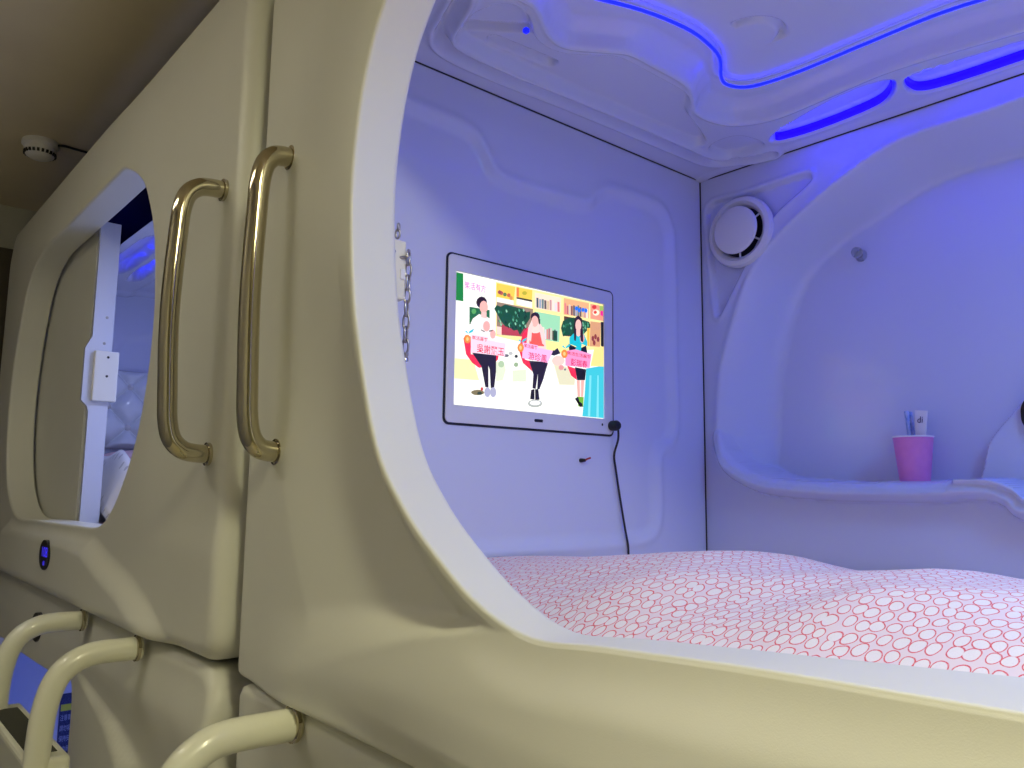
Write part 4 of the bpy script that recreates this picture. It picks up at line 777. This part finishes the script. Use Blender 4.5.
tube('power_cable', catmull([(XW + .020, 1.2150, 1.622), (XW + .016, 1.2190, 1.60), (XW + .004, 1.2205, 1.57), (XW + .005, 1.2240, 1.54), (XW + .006, 1.236, 1.48), (XW + .010, 1.2460, 1.42), (XW + .014, 1.250, 1.385), (XW + .014, 1.25, 1.34)], 8), .0022, M_BLACK, tv, 10)
# picture: coloured emissive patches
VS, FS, CS = [], [], []
def patch(poly, col, lay):
    b = len(VS)
    for u, v in poly:
        VS.append((XW + .0013 + lay * 1.0e-5, .8155 + .376 * min(max(u, 0), 1), 1.641 + .235 * min(max(v, 0), 1)))
    FS.append(tuple(range(b, b + len(poly)))); CS.append(col)
patch([(0, 0), (1, 0), (1, 1), (0, 1)], (1, 1, .97), 0)
lay = 1
for col, poly in SCREEN: patch(poly, col, lay); lay += 1
for body, quad, col in SCREEN_TEXT:
    tv_, tf_ = text_mesh(body, 1.0, bold=.007)
    if len(tv_) == 0: continue
    mn, mx_ = tv_.min(0), tv_.max(0)
    bl, br, tr, tl_ = np.array(quad[3]), np.array(quad[2]), np.array(quad[1]), np.array(quad[0])
    a = (tv_ - mn) / (mx_ - mn + 1e-9)
    P = [(bl * (1 - s_) * (1 - t_) + br * s_ * (1 - t_) + tr * s_ * t_ + tl_ * (1 - s_) * t_) for s_, t_ in a[:, :2]]
    b = len(VS)
    for u, v in P: VS.append((XW + .0013 + lay * 1.0e-5, .8155 + .376 * u, 1.641 + .235 * v))
    for f in tf_: FS.append(tuple(b + i for i in f)); CS.append(col)
    lay += 1
me = bpy.data.meshes.new('screen_picture'); me.from_pydata(VS, [], FS); me.update()
at = me.color_attributes.new('picture', 'FLOAT_COLOR', 'CORNER')
k = 0
for p, c in zip(me.polygons, CS):
    for _ in p.loop_indices: at.data[k].color = (*[x ** 2.2 for x in c], 1); k += 1
ms = bpy.data.materials.new('screen_pixels'); ms.use_nodes = True; nt = ms.node_tree; b_ = nt.nodes['Principled BSDF']
vc = nt.nodes.new('ShaderNodeVertexColor'); vc.layer_name = 'picture'
b_.inputs['Base Color'].default_value = (.02, .02, .02, 1); b_.inputs['Roughness'].default_value = .3
nt.links.new(vc.outputs['Color'], b_.inputs['Emission Color']); b_.inputs['Emission Strength'].default_value = 1.15
link('screen_picture', me, ms, tv, False)

tv.location.y += 0.005

# ------------------------------------------------------------------ cup and what stands in it
cupc = Vector((-.668, 1.590, 1.512))
cup = empty('paper_cup', cupc, 'pink paper cup with a white rim on the niche shelf', 'cup')
lathe('cup_body', [(0.0, .003), (.0255, .003), (.0255, .0), (.0355, .0945), (.0345, .0945), (.0245, .006), (.0, .006)], cupc, (0, 0, 1), M_CUP, cup, 64, caps=False)
V, F = tube_data([(cupc.x + .0355 * math.cos(a), cupc.y + .0355 * math.sin(a), cupc.z + .095) for a in np.linspace(0, 2 * PI, 64, endpoint=False)], .0016, 8, True)
raw('rim', V, F, M_CUPRIM, cup)
tb = empty('toothbrush_packet', cupc + Vector((-.012, .006, .006)), 'blue wrapped toothbrush standing in the pink cup, left of the white tube', 'toothbrush')
pk = np.array([[(-.668 - .0075 * w_ + t * -.002, 1.601 + .0025 * math.sin(PI * s_) + t * .002, 1.520 + t * .137 + 0.0) for s_, w_ in ((0, 1), (.25, .5), (.5, 0), (.75, -.5), (1, -1))] for t in np.linspace(0, 1, 8)])
pk[:, :, 0] += np.linspace(0, -.010, 8)[:, None]
grid('wrapper', pk, M_BLUEWRAP, tb, solid=0.004)
tube('brush_stick', catmull([(-.673, 1.597, 1.520), (-.676, 1.597, 1.58), (-.678, 1.596, 1.640), (-.680, 1.595, 1.658)], 4), [.003] * 8 + [.003, .004, .005, .005, .004], M_BLUEWRAP, tb, 10)
tp = empty('toothpaste_tube', cupc + Vector((.01, 0, .006)), 'small white toothpaste tube with dark print standing in the pink cup', 'toothpaste')
G = []
for t in np.linspace(0, 1, 10):
    wv, dv = .0055 + .0065 * t, .006 * (1 - t) + .0008
    cx, cy, cz = -.660 + t * .010, 1.592 - .002 * t, 1.522 + t * .135
    G.append([(cx + wv * math.cos(a), cy + dv * math.sin(a), cz + wv * math.cos(a) * -.12) for a in np.linspace(0, 2 * PI, 20, endpoint=False)])
R_ = np.array(G); grid('tube_body', np.transpose(R_, (1, 0, 2)), M_CUPRIM, tp, closed=True)
V, F = text_mesh('di', .016)
if len(V):
    V = np.array([(-.6515 + x * 1.0 + y * .12, 1.5868 - .0008, 1.6385 + y * 1.1) for x, y, z in V]); raw('print', V, F, M_PRINT, tp, False)
tube('cap', [(-.660, 1.592, 1.5165), (-.660, 1.592, 1.523)], .006, M_BLACK, tp, 16)

# ------------------------------------------------------------------ bedding
mt = box('mattress', (-1.075, .63, 1.252), (.95, 1.48, 1.300), M_MATTRESS, None, r=0.02, seg=4, smooth=True)
tag(mt, 'white mattress lying in the nearest pod under the pink quilt', 'mattress')
def comforter(x0, x1, y0, y1, nx, ny, zf):
    u = np.linspace(0, 1, nx); v = np.linspace(0, 1, ny) ** 1.25
    X, Y = np.meshgrid(x0 + (x1 - x0) * u, y0 + (y1 - y0) * v, indexing='ij'); Z = zf(X, Y)
    ds = np.sqrt(np.diff(Y, axis=1) ** 2 + np.diff(Z, axis=1) ** 2); S = np.concatenate([np.zeros((nx, 1)), np.cumsum(ds, 1)], 1)
    return np.stack([X, Y, Z], -1), np.stack([X, S], -1)
rs = np.random.RandomState(4)
waves = [(rs.uniform(3, 9), rs.uniform(4, 14), rs.uniform(0, 6.28), rs.uniform(-1, 1)) for _ in range(9)]
def z_comf(X, Y):
    e = np.interp(X, [-1.1, -.7, -.3, .2, .9], [0.60, 0.60, .605, .61, .61])
    t = np.clip((Y - e) / .35, 0, 1)
    top = np.interp(X, [-1.1, -1.05, -.93, -.82, -.755, -.69, -.65, -.60, -.55, -.47, -.405, -.38, -.345, -.20, 0.1, .9], [1.384, 1.387, 1.3955, 1.406, 1.4155, 1.422, 1.425, 1.419, 1.411, 1.4155, 1.424, 1.424, 1.419, 1.41, 1.42, 1.39])
    top = top - .004 - .005 * ss(X, -.70, -.55)
    z = 1.322 + (top - 1.322) * (1 - (1 - t) ** 2.4)
    z -= 0.055 * ss(Y, .96, 1.45)
    wob = sum(a * np.sin(kx * X + ky * Y + ph + 1.3 * np.sin(3 * Y + ph)) for kx, ky, ph, a in waves) / 9
    m = ss(t, .1, .6) * (1 - .8 * ss(Y, .80, .95))
    z += 0.020 * wob * m
    z += (0.004 * np.sin(22 * X + 9 * Y + 2 * np.sin(11 * Y)) + 0.003 * np.sin(31 * X - 25 * Y + 1.7)) * m
    z -= 0.015 * ss(Y, 1.47, 1.52)
    return z
P, UV = comforter(-1.088, .97, .585, 1.508, 330, 170, z_comf)
UV = UV * np.array([1.0, .62])
q = grid('quilt', P, M_COMF, None, uv=UV, solid=0.0)
md = q.modifiers.new('thickness', 'SOLIDIFY'); md.thickness = 0.02; md.offset = -1
tag(q, 'pink quilt with red oval outlines heaped in the nearest pod', 'quilt')

# ------------------------------------------------------------------ door catch and its chain on the near pod's jamb
lk = empty('door_lock', (-.905, .565, 1.79), 'ivory door lock with a dangling chain on the jamb left of the screen', 'lock')
box('lock_body', (-.917, .549, 1.748), (-.896, .5815, 1.830), M_IVORY, lk, r=0.003)
box('latch', (-.8975, .572, 1.776), (-.8945, .5795, 1.790), M_WHITE, lk, r=0.0008)
for z in (1.757, 1.812): lathe('screw', [(.0022, 0), (.0020, .0012), (0, .0014)], (-.896, .562, z), (1, 0, 0), M_STEEL, lk, 12, caps=False)
tube('bolt', [(-.899, .570, 1.8050), (-.8925, .577, 1.8065), (-.888, .580, 1.8075)], .0022, M_STEEL, lk, 10)
def link_ring(c, h, wd, turn, lean=0.0):
    P = []
    for a in np.linspace(0, 2 * PI, 24, endpoint=False):
        lx = wd * math.cos(a); lz = h * math.copysign(abs(math.sin(a)) ** .8, math.sin(a))
        P.append((c[0] + lx * math.cos(turn), c[1] + lx * math.sin(turn), c[2] + lz))
    tube('chain_link', P, .0016, M_STEEL, lk, 8, closed=True)
link_ring((-.900, .5690, 1.8385), .006, .0028, .7)
link_ring((-.8985, .5690, 1.8475), .0045, .0028, -.9)
zc = 1.812
for k, (yy_, z_) in enumerate([(.5838, 1.808), (.5842, 1.790), (.5842, 1.773), (.5836, 1.755), (.5832, 1.737), (.5830, 1.7195), (.5830, 1.702), (.5832, 1.6865)]):
    link_ring((-.8965, yy_ + .001, z_), .0105, .0042, (.5 if k % 2 else 2.1))
lathe('chain_end', [(.0, 0), (.0045, .001), (.0045, .004), (.003, .006), (.0045, .008), (.0045, .012), (.0, .013)], (-.8965, .5842, 1.678), (0, 0, -1), M_STEEL, lk, 16, caps=False)

# ================================================================== far pod, inside
FX = -3.30
def lift(P, dx): return [(x + dx, y) for x, y in P]
FS1 = [catmull([(-2.99, .715), (-2.80, .690), (-2.52, .690), (-2.44, .715), (-2.50, .745), (-2.80, .765), (-2.98, .755)], 5, True),
       catmull([(-3.06, .80), (-2.90, .785), (-2.72, .790), (-2.70, .81), (-2.86, .83), (-3.04, .835)], 5, True)]
xs = np.linspace(FX - .02, -1.24, 260); yy = np.linspace(.655, YB + .004, 150); Xg, Yg = np.meshgrid(xs, yy, indexing='ij')
z = np.full(Xg.shape, ZC)
for S in FS1: z += 0.04 * ss(sd(Xg, Yg, S), -.002, .007)
z += 0.012 * ss(Yg, .86, .90) - 0.012 * ss(-Xg, -FX - .06, -FX)
grid('ceiling_liner', np.stack([Xg, Yg, z], -1), M_LINER, far, flip=True)
for c in ([(-2.96, .716), (-2.80, .697), (-2.52, .697)], [(-3.03, .806), (-2.90, .791), (-2.74, .795)]):
    tube('slot_led_strip', catmull([(x, y, ZC + .028) for x, y in c], 6), .006, M_LEDCORE, far, 8)
ys = np.linspace(.56, YB, 100); zs = np.linspace(1.24, ZC + .03, 110); Yg, Zg = np.meshgrid(ys, zs, indexing='ij')
r_ = np.hypot(Yg - .93, (Zg - 2.10) * 1.2)
grid('end_wall_panel', np.stack([FX - 0.012 * ss(sd(Yg, Zg, np.array([(.5, 1.96), (.80, 1.97), (.86, 2.06), (.98, 2.09), (1.2, 2.13), (1.42, 2.1), (1.42, 1.3), (.5, 1.3)])), 0, .03), Yg, Zg], -1), M_LINER, far)
xs = np.linspace(FX, -1.24, 60); zs = np.linspace(1.24, ZC + .02, 60); Xg, Zg = np.meshgrid(xs, zs, indexing='ij')
grid('rear_wall_panel', np.stack([Xg, YB + 0.03 * ss(np.sin(PI * (Xg - FX) / 2.06) * np.sin(PI * (Zg - 1.24) / 1.0), .3, .6), Zg], -1), M_LINER, far, flip=True)
box('base_board', (FX - .02, .56, 1.235), (-1.24, 1.62, 1.255), M_BASE, far)
box('roof_board', (FX - .05, .62, 2.37), (-1.215, 1.60, 2.39), M_DARK, far)  # closes off stray light, its black stands for the unlit gap
box('right_end_panel', (-1.25, .60, 1.24), (-1.23, 1.60, 2.36), M_LINER, far)
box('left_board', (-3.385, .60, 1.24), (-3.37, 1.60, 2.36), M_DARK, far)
lathe('ceiling_lamp', [(0.15, 0), (0.15, 0.006), (0.13, 0.010)], (FAR_POD_LAMP[0], FAR_POD_LAMP[1], ZC + .012), (0, 0, -1), M_PODLAMP, far)
# tufted cushion on the end wall
cu = empty('headboard_cushion', (FX, .95, 1.63), 'silver blue button tufted cushion on the end wall of the farther pod', 'cushion')
ys = np.linspace(.60, 1.50, 240); zs = np.linspace(1.630, 1.930, 110); Yg, Zg = np.meshgrid(ys, zs, indexing='ij')
PY, PZ = .150, .155
def buttons():
    B = []
    for i in range(-4, 6):
        for j in range(-2, 3):
            B.append((.897 + PY * i * .5 * 2 * .5 + 0, 0))
    return B
a_ = ((Yg - .897) / (PY) + (Zg - 1.866) / (PZ)); b_2 = ((Yg - .897) / (PY) - (Zg - 1.866) / (PZ))
fa = np.abs(a_ - np.round(a_)); fb = np.abs(b_2 - np.round(b_2))
bul = (1 - np.exp(-fa / .11)) * (1 - np.exp(-fb / .11))
edge = np.minimum(np.minimum(Zg - 1.630, 1.930 - Zg), np.minimum(Yg - .60, 1.50 - Yg)); em = np.sqrt(np.clip(edge / .02, 0, 1))
grid('tufted_pad', np.stack([FX + .002 + em * (.012 + .034 * bul), Yg, Zg], -1), M_CUSHION, cu, flip=False)
for i in range(-3, 5):
    for j in range(-5, 4):
        y_, z_ = .897 + PY * (i + j) / 2, 1.866 + PZ * (i - j) / 2
        if 1.65 < z_ < 1.92 and .64 < y_ < 1.45:
            lathe('button', [(.0, .020), (.007, .017), (.0115, .009), (.012, .0)], (FX + .014, y_, z_), (1, 0, 0), M_WHITE, cu, 16, caps=False)
# bedding of the far pod
fb_ = box('mattress', (FX + .01, .604, 1.256), (-1.27, 1.49, 1.335), M_MATTRESS, None, r=0.02, seg=4, smooth=True)
tag(fb_, 'white mattress lying in the farther pod beyond its sliding door', 'mattress')
def z_pil(X, Y): 
    a = np.clip(1 - ((X + 3.13) / .15) ** 4, 0, 1) ** .5 * np.clip(1 - ((Y - 1.05) / .42) ** 4, 0, 1) ** .5
    return 1.36 + .265 * a * (1 - .45 * ss(X, -3.1, -2.98))
xs = np.linspace(-3.28, -2.98, 50); yy = np.linspace(.63, 1.47, 70); Xg, Yg = np.meshgrid(xs, yy, indexing='ij')
pl = grid('pillow', np.stack([Xg, Yg, z_pil(Xg, Yg)], -1), M_PINK, None); pl.modifiers.new('t', 'SOLIDIFY').thickness = .01
tag(pl, 'pink pillow propped below the tufted cushion in the farther pod', 'pillow')
def z_q2(X, Y): return 1.372 + .225 * ss(X, -2.97, -2.90) * (1 - ss(X, -2.6, -2.1)) * ss(Y, .575, .70) * (1 - .9 * ss(Y, 0.69, .76)) + .01 * np.sin(18 * X + 14 * Y)
xs = np.linspace(-2.97, -1.4, 120); yy = np.linspace(.615, 1.49, 70); Xg, Yg = np.meshgrid(xs, yy, indexing='ij')
q2 = grid('quilt', np.stack([Xg, Yg, z_q2(Xg, Yg)], -1), M_COMF2, None, uv=np.stack([Xg, Yg * .6], -1)); q2.modifiers.new('t', 'SOLIDIFY').thickness = .01
tag(q2, 'white quilt with small grey leaf print in the farther pod', 'quilt')

# sliding door of the far pod: leaf, stile, lock
dr = empty('sliding_door', (-2.8, .59, 1.40), 'half closed grey beige sliding door leaf in the farther pod opening', 'door')
leaf = rrect(-3.20, -2.50, 1.385, 2.24, .02)
prism('door_leaf', leaf, .566, .600, M_FACADE, dr)
V, F = tube_data(catmull([(-2.487, .594, 1.385), (-2.487, .592, 1.6), (-2.487, .592, 2.0), (-2.487, .594, 2.235)], 6), .0155, 20)
raw('edge_bead', V, F, M_FACADE, dr)
st = [(.5565, 2.236), (.609, 2.236), (.609, 1.90), (.609, 1.385), (.5610, 1.385), (.5605, 1.695), (.5565, 1.710), (.541, 1.726), (.541, 1.87), (.546, 1.882), (.5565, 1.905)]
prism('stile', st, -2.447, -2.431, M_LINER, dr, 'x')
lb = box('lock_box', (-2.432, .5635, 1.725), (-2.416, .6260, 1.865), M_WHITE, dr, r=0.003)
for z_ in (1.848, 1.795):
    s_ = lathe('screw', [(.0035, 0), (.003, .0008), (0, .001)], (-2.4160, .597, z_), (1, 0, 0), M_BLACK, None, 14, caps=False); s_.parent = lb; s_.data.transform(Matrix.Translation(-Vector(dr.location)))
for y_, z_ in ((.590, 1.962), (.588, 1.888)):
    lathe('screw', [(.004, 0), (.0035, .0008), (0, .001)], (-2.431, y_, z_), (1, 0, 0), M_STEEL, dr, 14, caps=False)

# LED clock on the far pod's apron
def y_on(fun, x, z): return float(fun(np.array([x]), np.array([z]), np.array([.1]))[0])
def oval(name, parent, x, z, yy_, digits):
    P = [(x + .052 * math.cos(a), z + .036 * math.sin(a)) for a in np.linspace(0, 2 * PI, 40, endpoint=False)]
    o = prism(name, P, yy_ - .004, yy_ + .02, M_BLACK, parent)
    if digits:
        for body, size, dx, dz in digits:
            V, F = text_mesh(body, size)
            V = np.array([(x + dx + a * 1.25, yy_ - .0046, z + dz + b) for a, b, c in V]); t = raw('lit_digits', V, F, M_DIGIT, None, False)
            t.parent = o; t.data.transform(Matrix.Translation(-Vector(parent.location)))
# they sit on the bowed surface, so x is where that surface is met
oval('number_display', far, -2.27, 1.325, y_on(y_far, -2.27, 1.325), [('108', .036, .008, .006), ('88', .016, .008, -.020)])
oval('number_display', low, -2.425, 1.130, y_on(y_low, -2.425, 1.130), None)

# ================================================================== lower pods, inside
for par, x0, x1 in ((low, -3.35, -1.27), (nlow, -1.12, 1.03)):
    box('end_wall_panel', (x0 - .015, .565, .12), (x0, 1.60, 1.19), M_LINER, par)
    box('right_end_panel', (x1, .565, .12), (x1 + .015, 1.60, 1.19), M_LINER, par)
    box('rear_wall_panel', (x0, 1.53, .12), (x1, 1.56, 1.19), M_LINER, par)
    box('ceiling_liner', (x0, .565, 1.14), (x1, 1.53, 1.16), M_LINER, par)
    box('base_board', (x0, .565, .30), (x1, 1.53, .33), M_BASE, par)
    for xx in (x0 + .08, x1 - .14): box('foot', (xx, .62, 0.0), (xx + .06, 1.5, .12), M_BASE, par)
LX = -3.349
ss_ = empty('warning_label', (LX, .785, .66), 'dark blue label with a yellow top strip inside the lower left pod', 'label')
prism('label_sheet', rrect(.756, .812, .50, .745, .012), LX, LX + .003, M_LABEL, ss_, 'x')
prism('yellow_strip', [(.760, .685), (.808, .685), (.808, .708), (.760, .708)], LX + .003, LX + .0035, M_YELLOW, ss_, 'x')
for k, body in enumerate(('注意事項', '請勿吸煙', '保持安靜', '節約用電')):
    V, F = text_mesh(body, .015)
    if len(V): raw('lettering', np.array([(LX + .0036, (.784) + a * .8, .660 - .036 * k + b * 1.5) for a, b, c in V]), F, M_LABELTXT, ss_, False)

# ================================================================== ladders
def ladder(name, label, xs_, zt, ywall, treads):
    L = empty(name, ((xs_[0] + xs_[1]) / 2, .33, 0), label, 'ladder', None)
    for x in xs_:
        yo = .335
        pts = [(x, ywall, zt), (x, ywall - .03, zt), (x, yo + .070, zt - .001), (x, yo + .038, zt - .012), (x, yo + .014, zt - .036), (x, yo, zt - .080), (x, yo - .006, zt - .15), (x, yo - .012, zt - .35), (x, yo - .02, zt - .7), (x, yo - .03, .02), (x, yo - .03, 0.0)]
        r_ = tube('rail', catmull(pts, 8), .0200, M_RAIL, L, 28)
        c_ = lathe('collar', [(.0202, 0), (.0232, .001), (.0232, .0065), (.0205, .008)], (x, ywall - .004, zt), (0, -1, 0), M_CHROME, None, 32)
        c_.parent = r_; c_.data.transform(Matrix.Translation(-Vector(L.location)))
    for z_ in treads:
        t_ = box('tread', (xs_[0] - .03, .308, z_ - .06), (xs_[1] + .012, .378, z_), M_RAIL, L, r=.008, seg=3)
        g_ = box('grip', (xs_[0] + .015, .320, z_ - .01), (xs_[1] - .022, .364, z_ + .0015), M_TREAD, None, r=.001, seg=1); g_.parent = t_; g_.data.transform(Matrix.Translation(-Vector(L.location)))
    return L
ladder('ladder', 'ivory tube ladder at the far left with two rails and a dark gripped tread', (-1.968, -1.580), 1.206, .482, (1.045, .745, .445))
ladder('ladder', 'ivory tube ladder at bottom centre, only the bend of its rail in view', (-.990, -.602), 1.200, .500, (1.045, .745, .445))
